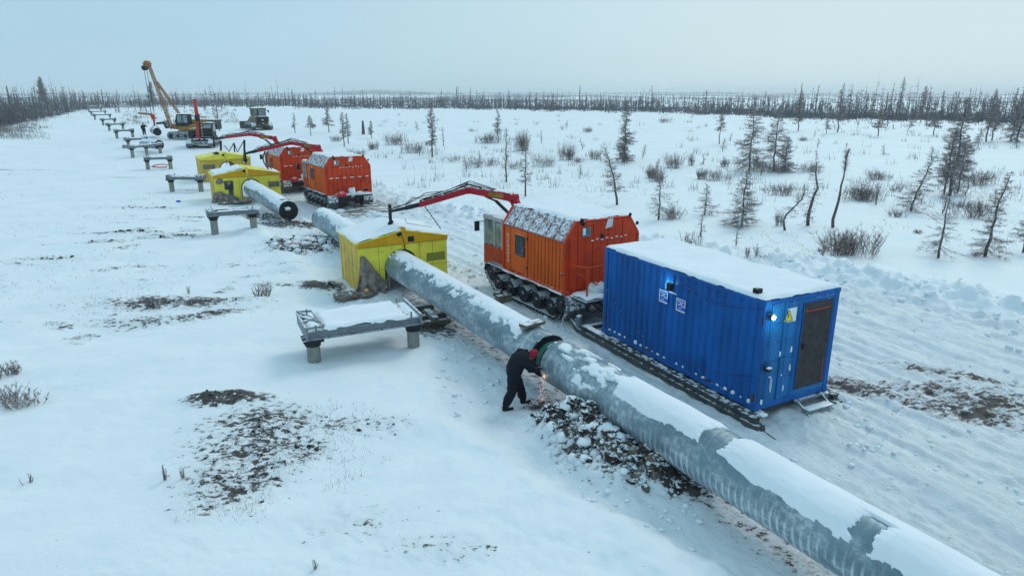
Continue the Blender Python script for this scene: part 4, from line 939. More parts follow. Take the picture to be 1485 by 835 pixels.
# ------------------------------------------------------------------ blue container on a sled
def container():
    yaw = R(117.5); L, Wd, z0, H = 6.06, 2.44, .36, 2.62
    g = hgt(4.5, 16); rt = empty('blue_container', (5.56, 13.88, g-.03), yaw); tag(rt, 'blue corrugated container with snowy roof and dark door, standing on a sled behind the carrier', 'container')
    z1 = z0+H
    fr = MB()
    for x in (0, L-.16):
        for y in (-.14, -Wd): fr.box(x, x+.16, y, y+.14, z0, z1)
    for y in (-.06, -Wd):
        fr.box(.16, L-.16, y, y+.06, z0+.0, z0+.15); fr.box(.16, L-.16, y, y+.06, z1-.075, z1)
    for x in (.0, L-.08):
        fr.box(x+.01, x+.08, -Wd+.14, -.14, z0, z0+.14); fr.box(x+.01, x+.08, -Wd+.14, -.14, z1-.11, z1)
    fr.build('corner_frame', 'blue', rt, bevel=.008)
    for x in (0, L-.17):
        for y in (-.15, -Wd-.01):
            for z in (z0-.012, z1-.1): MB().box(x-.012, x+.18, y, y+.16, z, z+.115).build('corner_casting', 'blue', rt, bevel=.01)
    pitch = .255
    pts = corr(L-.32, 0, 0, pitch, .045, -.055)
    MB().prism([(.16+a, b+.0) for a, b in pts], z0+.15, z1-.075, 'z').build('side_wall', 'blue', rt)
    MB().prism([(.16+a, -Wd-b) for a, b in pts], z0+.15, z1-.075, 'z').build('side_wall', 'blue', rt)
    MB().box(L-.06, L-.03, -Wd+.14, -.14, z0+.14, z1-.11).build('front_wall', 'blue', rt)
    MB().box(.1, L-.1, -Wd+.08, -.08, z0+.02, z0+.14).build('floor_pan', 'chassis', rt)
    MB().box(.02, L-.02, -Wd+.02, -.02, z1-.03, z1+.01).build('roof_panel', 'blue', rt)
    s = snow_slab(.02, L-.02, -Wd+.01, -.01, z1+.008, .095, 5, .05, parent=rt, edge=.10, ragged=.025)
    # end wall left of the door: two swing doors with deep vertical presses
    for a, b in ((-.16, -.64), (-.66, -1.16)):
        p = MB(); p.box(.012, .05, b, a, z0+.145, z1-.115); q = p.build('end_panel', 'blue_end', rt, bevel=.01)
        r_ = MB(); wdt = abs(b-a)
        r_.box(.002, .0115, b+wdt*.30, b+wdt*.72, z0+.2, z1-.17); r_.build('pressed_rib', 'blue_end', q, bevel=.006)
        for zz in (z0+.7, z0+1.15, z0+1.6, z0+2.05): MB().box(-.004, .0015, b+.01, a-.01, zz, zz+.018).build('panel_crease', 'blue', q)
    MB().box(.008, .06, -1.235, -1.17, z0+.145, z1-.115).build('door_surround', 'blue_end', rt, bevel=.006)
    MB().box(.008, .06, -Wd+.145, -Wd+.20, z0+.145, z1-.115).build('door_surround', 'blue_end', rt, bevel=.006)
    MB().box(.008, .06, -Wd+.205, -1.24, z0+.145, z0+.27).build('door_surround', 'blue_end', rt, bevel=.006)
    MB().box(.008, .06, -Wd+.205, -1.24, z1-.2, z1-.115).build('door_surround', 'blue_end', rt, bevel=.006)
    d = MB(); d.box(-.012, .03, -2.23, -1.245, z0+.275, z1-.205); d = d.build('door', 'door_brown', rt, bevel=.012)
    MB().box(-.055, -.0125, -1.40, -1.33, z0+1.3, z0+1.42).build('handle', 'black', d, bevel=.008)
    MB().box(-.014, -.0125, -2.16, -1.32, z1-.42, z1-.40).build('door_strip', 'orange', d); MB().box(-.0145, -.0125, -2.17, -2.15, z0+.35, z0+.9).build('door_strip', 'orange', d)
    fm = MB()
    for (a, b, c, e) in ((-2.245, -1.23, z1-.205, z1-.19), (-1.245, -1.232, z0+.27, z1-.2), (-2.245, -2.231, z0+.27, z1-.2)): fm.box(-.018, .0, a, b, c, e)
    fm.build('door_frame', 'blue', d)
    for (x, y, z, a, b) in ((.08, .003, z0+.3, .05, .1), (.05, .003, z0+2.2, .03, .12), (3.9, -.0, z0+.16, .25, .03), (1.6, -.0, z0+.16, .3, .025), (5.95, .003, z0+.5, .04, .2)):
        MB().lump((x, y, z), 1, (a, .004, b), x, 9, 5).build('rust_patch', 'rust', rt)
    # lock bars and fittings
    lb = MB()
    for y in (-.22, -.655, -1.1): lb.tube([(-.02, y, z0+.12), (-.02, y, z1-.12)], .014, 6)
    for y, z in ((-.22, z0+1.0), (-.655, z0+1.15)): lb.beam((-.035, y, z), (-.035, y-.2, z+.02), .02, .04)
    lb.build('lock_bar', 'blue_end', rt)
    k = MB(); k.lump((-.07, -.22, z0+1.02), .085, (.8, 1.3, .7), 3, 10, 6); k.tube([(-.04, -.1, z0+1.15), (-.06, -.15, z0+1.0), (-.05, -.3, z0+.95)], .015, 6); k.build('power_socket', 'black', rt)
    MB().lump((-.09, -.22, z0+1.06), .06, (.8, 1.6, .5), 3, 8, 5).build('snow_dab', 'snow', rt, smooth=True)
    ws = MB(); rnd = random.Random(4)
    for (y, z, a, b) in ((-.38, z0+.78, .05, .02), (-.42, z0+.6, .015, .22), (-.44, z0+.45, .02, .09), (-.62, z0+1.3, .02, .1), (-.85, z0+.4, .02, .1), (-1.0, z0+.9, .02, .12), (-.98, z0+1.35, .02, .1), (-.2, z0+.2, .05, .09), (-.75, z0+.75, .02, .03)): MB().lump((-.01, y, z), max(a, b)*.8, (.3, a/max(a, b)*1.3, b/max(a, b)), y, 7, 5).build('snow_speck', 'snow', rt)
    # warning triangle on its white backing
    y, z = -.72, z1-.52
    bp = MB().box(-.010, -.0055, y-.29, y+.01, z-.06, z+.27).build('warning_backing', 'white_paint', rt)
    q = MB().prism([(y-.17, z-.03), (y+.13, z-.03), (y-.02, z+.24)], -.016, -.0105); q = q.build('warning_triangle', 'sign_yellow', rt)
    MB().prism([(y-.01, z+.16), (y-.05, z+.085), (y-.02, z+.085), (y-.035, z+.01), (y+.015, z+.10), (y-.012, z+.10), (y+.015, z+.16)], -.019, -.0165).build('lightning_symbol', 'black', q)
    tb_ = MB()
    A_, B_, C_ = (y-.17, z-.03), (y+.13, z-.03), (y-.02, z+.24)
    for p, r_ in ((A_, B_), (B_, C_), (C_, A_)): tb_.beam((-.0185, *p), (-.0185, *r_), .012, .004, up=(1, 0, 0))
    tb_.build('triangle_border', 'black', q)
    # corner flood lamp (lit)
    fl = MB(); fl.box(-.16, -.10, -.17, -.03, z1-.39, z1-.25); fl.beam((-.02, -.09, z1-.3), (-.1, -.09, z1-.3), .05, .04); fl = fl.build('flood_lamp', 'black', rt, bevel=.008)
    MB().tube([(-.1605, -.1, z1-.32), (-.172, -.1, z1-.32)], .05, 16).build('lamp_face', 'lamp_white', fl)
    l = bpy.data.lights.new('flood_light', 'POINT'); l.energy = 10; l.color = (.6, 1, .95); l.shadow_soft_size = .08
    lo = bpy.data.objects.new('flood_light', l); COL.objects.link(lo); lo.parent = rt; lo.location = (-.28, -.09, z1-.32)
    # side lamp: black box lighting the wall behind it
    xl, zl = 3.0, z1-.40
    sl_ = MB(); sl_.box(xl-.09, xl+.09, .07, .17, zl-.1, zl+.1); sl_.beam((xl, -.01, zl), (xl, .07, zl), .05, .05); sl_ = sl_.build('side_lamp', 'black', rt, bevel=.008)
    MB().box(xl+.091, xl+.1, .08, .16, zl-.085, zl+.085).build('lamp_face', 'lamp_cyan', sl_)
    l = bpy.data.lights.new('side_light', 'POINT'); l.energy = 3; l.color = (.35, .9, 1); l.shadow_soft_size = .03
    lo = bpy.data.objects.new('side_light', l); COL.objects.link(lo); lo.parent = rt; lo.location = (xl+.17, .1, zl)
    # blue and white stickers, worn
    rr = random.Random(12)
    for x0, zt in ((3.52, z1-.60), (2.84, z1-.66)):
        s_ = MB().box(x0-.34, x0, .001, .005, zt-.34, zt).build('sticker', 'sticker_blue', rt)
        m = MB()
        m.box(x0-.34, x0, .0055, .008, zt-.03, zt); 
        for (a, b, c, d_) in ((.0, .34, .30, .34), (0, .03, .0, .34), (.31, .34, .0, .2), (.06, .16, .06, .085), (.14, .165, .06, .17), (.07, .14, .15, .175), (.2, .28, .07, .09), (.19, .215, .08, .2), (.24, .29, .16, .2), (.1, .2, .24, .26)):
            m.box(x0-b, x0-a, .0055, .0085, zt-d_, zt-c)
        m.build('sticker_print', 'white_paint', s_)
    MB().box(2.86, 3.14, .001, .005, z1-.60, z1-.565).build('sticker', 'white_paint', rt)
    # cables sagging along the wall
    def cable(a, b, sag, nm='cable'):
        p = [Vector(a).lerp(Vector(b), i/16)+Vector((0, 0, -sag*math.sin(math.pi*i/16))) for i in range(17)]; return MB().tube(p, .006, 5).build(nm, 'black', rt)
    cable((2.8, .03, z1-.22), (.05, .03, z1-.16), .22); cable((5.9, .03, z1-1.2), (3.5, .03, z0+.3), .12); cable((3.0, .03, z0+.42), (.05, .03, z0+.85), .18); cable((-.02, -.03, z1-.45), (-.02, -.03, z0+.2), 0)
    MB().box(.35, .5, -.26, -.1, z1+.03, z1+.19).build('roof_box', 'black', rt, bevel=.01)
    MB().box(.3, .62, -.5, -.12, z1+.02, z1+.07).build('roof_base', 'chassis', rt)
    # snow caught in the wall hollows along the bottom rail
    sn = MB(); k = max(1, round((L-.32)/pitch)); p = (L-.32)/k
    for i in range(k):
        if rr.random() < .82: sn.lump((.16+p*i+p*.16, -.02, z0+.17), rr.uniform(.035, .075), (1.1, .5, rr.uniform(.5, 1.3)), i, 8, 5)
    sn.build('snow_dab', 'snow', rt, smooth=True)
    # step
    st = MB(); z = z0-.02
    for y in (-1.35, -2.2): st.beam((-.02, y, z+.02), (-.5, y-.03, .04), .04, .05); st.beam((-.5, y-.03, .04), (-.1, y-.02, .04), .03, .04)
    st.box(-.42, -.2, -2.2, -1.35, .2, .23); st.box(-.08, .0, -2.25, -1.3, z-.04, z+.02); st = st.build('door_step', 'grey_steel', rt)
    snow_slab(-.42, -.2, -2.2, -1.35, .231, .05, 3, .05, parent=rt)
    ft = MB(); ft.box(-.1, .12, -.24, -.02, z0-.16, z0-.02); ft.box(-.1, .05, -Wd, -Wd+.2, z0-.16, z0-.02); ft.build('foot_block', 'grey_steel', rt, bevel=.01)
    MB().lump((-.12, -.14, z0-.06), .1, (1, 1.4, .6), 3, 8, 5).build('snow_dab', 'snow', rt, smooth=True)
    # sled
    sd_ = empty('transport_sled', (5.56, 13.88, g-.03), yaw); tag(sd_, 'dark steel sled with long runners and snowy bollards under the blue container', 'sled')
    for y in (.12, -Wd-.1):
        r = MB(); r.prism([(-.35, .02), (L+1.1, .02), (L+1.55, .26), (L+1.5, .34), (L+1.05, .16), (-.3, .16)], y-.16, y+.10, 'y'); r.build('runner', 'sled_steel', sd_, bevel=.01)
        t = MB(); t.box(-.2, L+.9, y-.1, y+.04, .16, .31); t.box(-.2, L+.9, y-.14, y+.09, .285, .315); t.build('runner_beam', 'sled_steel', sd_)
        snow_slab(L-.2, L+.8, y-.14, y+.09, .316, .05, 4, .05, parent=sd_)
        b = MB().tube([(L+1.15, y-.03, .15), (L+1.15, y-.03, .52)], .1, 12).build('bollard', 'grey_steel', sd_)
        snow_slab(L+1.06, L+1.24, y-.12, y+.06, .52, .08, 4, .03, parent=b)
    cb = MB()
    for x in (.1, 1.2, 2.4, 3.6, 4.8, 5.9, 6.7): cb.box(x, x+.14, -Wd-.02, .08, .2, .33)
    cb.build('cross_member', 'chassis', sd_)
    tw = MB(); tw.tube([(L+1.4, -Wd/2, .3), (L+2.5, -Wd/2, .45)], .05, 8); tw.beam((L+1.3, .1, .28), (L+2.4, -Wd/2, .45), .08, .08); tw.beam((L+1.3, -Wd, .28), (L+2.4, -Wd/2, .45), .08, .08); tw.build('drawbar', 'chassis', sd_)
    gr = MB(); gr.tube([(-.3, .1, .1), (-.9, .12, .03)], .012, 5); gr.build('ground_wire', 'black', sd_)
container()
# ------------------------------------------------------------------ loose planks beside the second carrier
rnd = random.Random(9)
for i in range(17):
    px, py = rnd.uniform(488, 562), rnd.uniform(298, 322); g = G(px, py); L = rnd.uniform(.9, 2.4)
    o = MB().box(-L/2, L/2, -.09, .09, -.025, .025).build('plank', 'wood', bevel=.006); o.location = (g.x, g.y, g.z+.05+.05*(i % 4)+rnd.random()*.08); o.rotation_euler = (rnd.uniform(-.2, .2), rnd.uniform(-.12, .12), rnd.uniform(-.5, .7))
    tag(o, 'pale loose plank in the snowy heap of boards behind the second orange carrier', 'plank', 'loose planks heaped on the snow')
g = G(578, 302)
o = MB().box(-1.2, 1.2, -.12, .12, 0, .12).build('timber_beam', 'timber', bevel=.01); o.location = (g.x, g.y, g.z+.02); o.rotation_euler = (0, 0, .12); tag(o, 'long grey timber beam lying right of the heap of planks', 'timber')
snl = MB()
for i in range(26): g = G(rnd.uniform(470, 600), rnd.uniform(292, 326)); snl.lump((g.x, g.y, g.z+.05), rnd.uniform(.1, .32), (1.4, 1.1, .6), i, 8, 5)
tag(snl.build('snow_lumps', 'snow', smooth=True), 'snow lumps around the heap of planks', 'snow', kind='stuff')
# short squared logs by the track of the first carrier
for px, py, an, lab in ((730, 437, .6, 'squared log stub beside the front of the nearest track'), (722, 431, 1.4, 'second squared log stub nearest to the front of the track')):
    g = G(px, py); o = MB().box(-.28, .28, -.13, .13, -.02, .26).build('log_stub', 'timber', bevel=.02); o.location = g; o.rotation_euler = (0, 0, an); tag(o, lab, 'timber block')
# red litter
g = G(233, 243); o = MB().tube([(-.9, 0, .1), (-.3, .1, .28), (.4, .05, .3), (1., 0, .18)], .05, 6).tube([(-.9, 0, .1), (-.2, -.2, .05), (.7, -.1, .06)], .05, 6).build('red_hoop', 'red_bit'); o.location = g; tag(o, 'red plastic hoop lying on the snow beneath a pipe support', 'hoop')
g = G(427, 352); o = MB()
for q in range(4): o.lump((-.35+q*.22, .05*(q % 2), .12), .14, (1.5, .8, .35), q, 8, 5)
o = o.build('red_sheet', 'red_bit'); o.location = g; tag(o, 'crumpled red sheet on the dirt heap between the two pipe ends', 'plastic sheet')
g = G(259, 293); o = MB().lump((0, 0, .06), .12, (1.4, 1, .6), 3, 8, 5).build('blue_scrap', 'sticker_blue'); o.location = g; tag(o, 'small blue scrap on the snow beside the second nearest shelter', 'scrap')
# ------------------------------------------------------------------ people
def skinned(name, verts, edges, rad, m, parent, sub=2, root=0):
    me = bpy.data.meshes.new(name); me.from_pydata(verts, edges, []); me.update(); me.materials.append(M[m])
    o = bpy.data.objects.new(name, me); COL.objects.link(o); o.parent = parent
    sk = o.modifiers.new('skin', 'SKIN'); sk.use_smooth_shade = True
    d = me.skin_vertices[0].data
    for i, r in enumerate(rad): d[i].radius = (r, r) if not isinstance(r, tuple) else r; d[i].use_root = (i == root)
    s = o.modifiers.new('sub', 'SUBSURF'); s.levels = sub; s.render_levels = sub
    if name == 'body':
        s.levels = s.render_levels = 3
        tx = bpy.data.textures.get('cloth_folds') or bpy.data.textures.new('cloth_folds', 'CLOUDS'); tx.noise_scale = .11; tx.noise_depth = 2
        dm = o.modifiers.new('folds', 'DISPLACE'); dm.texture = tx; dm.strength = .055; dm.mid_level = .45
    return o
def person(loc, yaw, J, label, cap='cap_red', facing=(1, 0, 0), lowdetail=False):
    """J: joints in a frame where the person faces +x, left is +y"""
    rt = empty('person', loc, yaw); tag(rt, label, 'person')
    nm = ['pelvis', 'belly', 'chest', 'neckbase', 'neck', 'shL', 'elL', 'wrL', 'shR', 'elR', 'wrR', 'hipL', 'knL', 'anL', 'hipR', 'knR', 'anR']
    ix = {k: i for i, k in enumerate(nm)}; V = [J[k] for k in nm]
    E = [('pelvis', 'belly'), ('belly', 'chest'), ('chest', 'neckbase'), ('neckbase', 'neck'), ('chest', 'shL'), ('shL', 'elL'), ('elL', 'wrL'), ('chest', 'shR'), ('shR', 'elR'), ('elR', 'wrR'), ('pelvis', 'hipL'), ('hipL', 'knL'), ('knL', 'anL'), ('pelvis', 'hipR'), ('hipR', 'knR'), ('knR', 'anR')]
    rad = dict(pelvis=.205, belly=.225, chest=.235, neckbase=.10, neck=.065, shL=.13, elL=.09, wrL=.062, shR=.13, elR=.09, wrR=.062, hipL=.155, knL=.125, anL=.105, hipR=.155, knR=.125, anR=.105)
    skinned('body', V, [(ix[a], ix[b]) for a, b in E], [rad[k] for k in nm], 'suit', rt)
    # boots
    for s in 'LR':
        a = Vector(J['an'+s]); k = Vector(J['kn'+s]); f = Vector(J.get('toe'+s, (1, 0, 0)))
        b = MB(); b.tube([a+(k-a)*.35, a+(k-a)*.05, (a.x, a.y, .05)], [.078, .075, .07], 12); b.lump((a.x+f.x*.02, a.y+f.y*.02, .055), .07, (1, 1, .8), 3, 12, 8)
        b.tube([(a.x-f.x*.07, a.y-f.y*.07, .05), (a.x+f.x*.08, a.y+f.y*.08, .055), (a.x+f.x*.19, a.y+f.y*.19, .04)], [.055, .06, .038], 12)
        b.build('boot', 'boots', rt, smooth=True)
    # head with face
    hc = Vector(J['head']); fd = Vector(J['look']).normalized(); up = Vector(J['up']); sd_ = up.cross(fd).normalized(); up = fd.cross(sd_).normalized()
    def P(x, y, z): return hc+fd*x+sd_*y+up*z
    hd = MB(); n_, m_ = 20, 14
    for i in range(m_+1):
        p = math.pi*i/m_; z = .125*math.cos(p)
        for j in range(n_):
            t = 2*math.pi*j/n_; r = math.sin(p); x = .1*r*math.cos(t); y = .078*r*math.sin(t)
            if z < -.03: x = x*(.9 if x > 0 else .8)+.012; y *= .84
            if x > .05 and abs(y) < .02 and -.035 < z < .02: x += .022*(1-abs(y)/.02)*(1 if z < 0 else .5)      # nose
            if x > .05 and .01 < abs(y) < .05 and .0 < z < .035: x -= .008                                         # eye sockets
            if x > .05 and abs(y) < .03 and -.075 < z < -.055: x -= .006                                          # mouth
            hd.v.append(tuple(P(x, y, z)))
    for i in range(m_):
        for j in range(n_): hd.f.append((i*n_+j, (i+1)*n_+j, (i+1)*n_+(j+1) % n_, i*n_+(j+1) % n_))
    h = hd.build('head', 'skin', rt, smooth=True)
    if not lowdetail:
        for s in (-1, 1):
            MB().lump(P(.088, s*.032, .018), .011, (1, 1, 1), 1, 8, 6).build('eye', 'white_paint', h, smooth=True)
            MB().lump(P(0, s*.08, .0), .026, (.6, .5, 1.1), 2, 8, 6).build('ear', 'skin', h, smooth=True)
        MB().tube([P(.092, -.022, -.066), P(.097, 0, -.066), P(.092, .022, -.066)], .005, 5).build('mouth', 'cap_red', h)
    c = MB(); 
    for i in range(9):
        p = math.pi*.60*i/8
        for j in range(20):
            t = 2*math.pi*j/20; r = math.sin(p); c.v.append(tuple(P(.118*r*math.cos(t)-.006, .098*r*math.sin(t), .142*math.cos(p)+.012-(.05*(1-math.cos(t))/2 if i > 5 else 0))))
    for i in range(8):
        for j in range(20): c.f.append((i*20+j, (i+1)*20+j, (i+1)*20+(j+1) % 20, i*20+(j+1) % 20))
    c.build('cap', cap, rt, smooth=True)
    # collar / hood roll
    nb = Vector(J['neckbase']); nk = Vector(J['neck']); MB().tube([nb, nb.lerp(nk, .6)], [.11, .095], 14).build('collar', 'suit', rt, smooth=True)
    # hands: palm, four fingers and thumb in gloves
    for s in 'LR':
        w_ = Vector(J['wr'+s]); e = Vector(J['el'+s]); dr = (w_-e).normalized(); sg = 1 if s == 'L' else -1
        lat = dr.cross(Vector((0, 0, 1))).normalized() if abs(dr.z) < .95 else Vector((0, 1, 0)); nrm = lat.cross(dr).normalized()
        V = [w_-dr*.01, w_+dr*.045, w_+dr*.09]; E = [(0, 1), (1, 2)]; Rr = [(.03, .024), (.038, .024), (.040, .02)]
        for q, (o_, ln) in enumerate(((-.032, .065), (-.011, .075), (.011, .07), (.032, .055))):
            i0 = len(V); V += [w_+dr*.1+lat*o_, w_+dr*(.1+ln*.5)+lat*o_-nrm*.012, w_+dr*(.1+ln*.75)+lat*o_-nrm*(.04+.004*q)]; E += [(2, i0), (i0, i0+1), (i0+1, i0+2)]; Rr += [.012, .011, .009]
        i0 = len(V); V += [w_+dr*.05+lat*sg*.045, w_+dr*.085+lat*sg*.062-nrm*.02]; E += [(1, i0), (i0, i0+1)]; Rr += [.014, .011]
        skinned('glove', [tuple(v) for v in V], E, Rr, 'glove', rt, 1)
    return rt
# welder: feet a stride apart, bent forward towards the joint
wl = (0.06, 14.62); zg = hgt(*wl)
welder = person((wl[0], wl[1], zg), R(14), dict(
    pelvis=(-.04, 0, .92), belly=(.02, 0, 1.06), chest=(.14, 0, 1.25), neckbase=(.28, 0, 1.36), neck=(.35, 0, 1.36),
    shL=(.17, .20, 1.29), elL=(.34, .27, 1.07), wrL=(.56, .15, 1.0), shR=(.19, -.20, 1.27), elR=(.34, -.26, 1.03), wrR=(.57, -.08, .97),
    hipL=(-.03, .11, .85), knL=(.17, .14, .49), anL=(.25, .12, .1), hipR=(-.05, -.11, .85), knR=(-.10, -.14, .47), anR=(-.26, -.13, .1),
    toeL=(1, .05, 0), toeR=(1, -.15, 0), head=(.44, 0, 1.31), look=(.6, .1, -.8), up=(.8, 0, .6)),
    'worker in dark overalls and red cap bending forward to cut at the open pipe joint')
rf = MB(); rf.tube([(.10, .20, 1.42), (.02, .235, 1.28), (-.02, .22, 1.12)], .017, 6); rf.tube([(.16, .31, .62), (.07, .14, .58)], .01, 6); rf.build('reflective_strip', 'reflective', welder)
# torch, flame and falling sparks
t = MB(); t.tube([(.50, .03, .95), (.62, .0, .98), (.70, -.02, .95), (.725, -.02, .91)], [.014, .013, .012, .008], 8); t = t.build('cutting_torch', 'grey_steel'); t.location = (wl[0], wl[1], zg); t.rotation_euler = (0, 0, R(14)); tag(t, 'thin metal cutting torch held in the gloves of the bending worker', 'torch')
fm = MB(); fm.lump((0, 0, 0), .026, (1.5, 1, .8), 3, 8, 5); fm = fm.build('torch_flame', 'flame'); fm.location = welder.matrix_basis @ Vector((.76, -.02, .975)); fm.location = (wl[0]+.76*math.cos(R(14))+.02*math.sin(R(14)), wl[1]+.76*math.sin(R(14))-.02*math.cos(R(14)), zg+.895); tag(fm, 'small orange flame at the tip of the cutting torch under the pipe edge', 'flame')
sp = MB(); rnd = random.Random(2); fx = fm.location
for i in range(110):
    tt = rnd.random()**.8; zz = fx.z-.03-tt*(fx.z-zg-.03); x = fx.x-.03+rnd.gauss(-.06*tt, .02+.05*tt); y = fx.y+rnd.gauss(0, .02+.05*tt); l = rnd.uniform(.012, .04)
    sp.beam((x, y, zz), (x+rnd.gauss(0, .004), y, zz-l), .0032, .0032)
tag(sp.build('sparks', 'spark'), 'pinkish sparks falling from the torch to the snow', 'sparks', kind='stuff')
lt = bpy.data.lights.new('torch_light', 'POINT'); lt.energy = .6; lt.color = (1, .5, .25); lt.shadow_soft_size = .05
lo = bpy.data.objects.new('torch_light', lt); COL.objects.link(lo); lo.location = (fx.x-.05, fx.y-.05, fx.z-.15)
g = Vector(((212-742.5)/FOC*101, 103, 0)); gz = hgt(g.x, g.y)
person((g.x, g.y, gz), R(-60), dict(
    pelvis=(0, 0, .95), belly=(0, 0, 1.12), chest=(.02, 0, 1.33), neckbase=(.02, 0, 1.48), neck=(.02, 0, 1.54), shL=(.02, .2, 1.4), elL=(.12, .38, 1.25), wrL=(.3, .52, 1.3), shR=(.02, -.2, 1.4), elR=(.04, -.3, 1.12), wrR=(.1, -.3, .9),
    hipL=(0, .1, .9), knL=(.03, .12, .5), anL=(0, .13, .1), hipR=(0, -.1, .9), knR=(.02, -.12, .5), anR=(0, -.13, .1), head=(.04, 0, 1.66), look=(1, 0, -.1), up=(0, 0, 1)),
    'distant standing worker in dark clothes beside the hanging pipe', cap='suit', lowdetail=True)
# ------------------------------------------------------------------ distant machines
def P3(px, py, dist):   # world point on the view ray of a pixel at a given forward distance
    zz = CAM_H-(py-HOR)/FOC*dist; dep = dist*math.cos(PITCH)+(CAM_H-zz)*math.sin(PITCH)
    dy = Vector((0, math.cos(PITCH), -math.sin(PITCH)))+Vector((1, 0, 0))*((px-742.5)/FOC)+Vector((0, math.sin(PITCH), math.cos(PITCH)))*((417.5-py)/FOC)
    k = dist/dy.y; return Vector((dy.x*k, dist, CAM_H+dy.z*k))
def machine_tracks(rt, L, wd, yo, h=.95, m='track_caked', key='track_belt'):
    for s in (-1, 1):
        n = 40; pts = []
        r = h/2; 
        for i in range(n):
            t = i/n*2*math.pi; x = (L/2-r)*(1 if math.cos(t) > 0 else -1)+r*math.cos(t); pts.append((x, r+r*math.sin(t)))
        MB().prism(pts, min(s*(yo-wd), s*yo), max(s*(yo-wd), s*yo), 'y').build(key, m, rt)
        w_ = MB()
        for q in range(5): x = -L/2+r+(L-2*r)*q/4; w_.tube([(x, s*yo-.02, r*.9), (x, s*(yo+.03), r*.9)], r*.62 if q in (0, 4) else r*.4, 12)
        w_.build('road_wheel', 'black_snowy', rt)
def crane_machine():
    D = 98; b = P3(278, 197, D); gz = hgt(b.x, b.y)
    rt = empty('crawler_crane', (b.x, b.y, gz), R(180)); tag(rt, 'tall yellow crawler crane with its long boom raised to the upper left', 'crane')   # +x = photo left
    inv = root_mx(rt).inverted()
    def q(px, py, dd=0): v = inv @ P3(px, py, D+dd); return v
    machine_tracks(rt, 5.2, .8, 1.9, 1.1)
    MB().box(-1.6, 1.4, -1.2, 1.2, .7, 1.15).build('chassis', 'chassis', rt)
    MB().box(-2.6, 1.2, -1.4, 1.3, 1.2, 2.0).build('upper_deck', 'machine_yellow', rt, bevel=.05)
    MB().box(-3.2, -.5, -1.35, .6, 1.9, 2.7).build('engine_house', 'machine_yellow', rt, bevel=.08)
    MB().box(-3.9, -3.2, -1.45, 1.35, 1.3, 2.7).build('counterweight', 'chassis', rt, bevel=.1)
    MB().prism([(-.4, 1.8), (1.35, 1.8), (1.5, 2.4), (1.2, 3.45), (-.4, 3.45)], .1, 1.35, 'y').build('cab', 'black', rt, bevel=.04)
    cw = MB(); cw.box(-.3, .35, 1.351, 1.365, 2.3, 3.3); cw.box(.5, 1.1, 1.351, 1.365, 2.3, 3.3); cw.build('cab_window', 'cab_glass', rt)
    snow_slab(-.4, 1.2, .1, 1.35, 3.46, .08, 2, .2, parent=rt); snow_slab(-3.1, -.6, -1.2, .5, 2.71, .08, 3, .2, parent=rt)
    foot = q(251, 187); foot.y = .6; tip = q(217, 93); tip.y = .6; n = 17
    bm = MB(); d_ = (tip-foot); w0 = .27
    up = Vector((d_.z, 0, -d_.x)).normalized()
    if up.x > 0: up = -up
    for i in range(n):
        a = foot+d_*(i/n); c = foot+d_*((i+1)/n); ww = w0*(1-.35*abs(i/n-.4)); w2 = w0*(1-.35*abs((i+1)/n-.4))
        for sy in (-1, 1):
            for su in (0, 1):
                bm.beam(a+up*su*ww*1.3+Vector((0, sy*ww*.6, 0)), c+up*su*w2*1.3+Vector((0, sy*w2*.6, 0)), .075, .075)
            bm.beam(a+up*((i % 2)*ww*1.3)+Vector((0, sy*ww*.6, 0)), c+up*(((i+1) % 2)*w2*1.3)+Vector((0, sy*w2*.6, 0)), .05, .05)
        bm.beam(a+Vector((0, -ww*.6, 0))+up*ww*1.3, a+Vector((0, ww*.6, 0))+up*ww*1.3, .085, .085)
    bm.build('lattice_boom', 'boom_tan', rt)
    hd = MB(); hd.tube([tip+Vector((0, -.3, 0)), tip+Vector((0, .3, 0))], .42, 14); hd.beam(tip+up*.2, tip+Vector((.5, 0, -.1)), .5, .45); hd.build('boom_head', 'boom_tan', rt)
    MB().tube([tip+Vector((.45, -.3, -.55)), tip+Vector((.45, .3, -.55))], .34, 12).build('sheave_block', 'black', rt)
    mast = q(263, 166); mast.y = .3; mid = q(231, 119); mid.y = .5
    st = MB(); st.beam(mid, mast, .14, .16); st.beam(mid+Vector((0, .5, 0)), mast+Vector((0, .5, 0)), .10, .12)
    for i in range(10): a = mid.lerp(mast, i/10); b_ = mid.lerp(mast, (i+.8)/10); st.beam(a, b_+Vector((0, .5, 0)), .06, .06)
    st.build('stay_link', 'boom_tan', rt)
    mt = MB(); mt.beam((-1.0, .3, 2.0), mast, .16, .16); mt.beam((-2.6, .3, 3.0), mast, .12, .12); mt.beam(foot+Vector((-.2, 0, .4)), (0.6, .6, 1.6), .5, .7); mt.build('mast_frame', 'boom_tan', rt)
    lg = MB(); lg.beam(foot+Vector((.5, -.5, .9)), foot+Vector((2.2, -.5, .75)), .25, .3); lg.beam(foot+Vector((.3, .2, .2)), foot+d_*.13+up*-.5, .5, .5); lg.build('winch_bracket', 'chassis', rt)
    h = MB(); e1 = q(229, 168)
    h.tube([tip+Vector((.55, 0, -.8)), Vector((tip.x+.5, tip.y, 3.6))], .035, 5); h.tube([tip+Vector((.2, 0, -.6)), Vector((e1.x+.2, .6, e1.z+.4))], .03, 5); h.build('hoist_rope', 'black', rt)
    # pipe grab hanging from the ropes
    hk = MB(); a = q(204, 164); a.y = .6; b_ = q(224, 166); b_.y = .6; c = q(226, 173); c.y = .6
    hk.beam(a, b_, .22, .26); hk.build('spreader_bar', 'boom_tan', rt)
    k2 = MB(); k2.beam(b_, c, .4, .4); k2.tube([c, c+Vector((0, 0, -.9))], .12, 8); k2.build('load_hook', 'exc_red', rt)
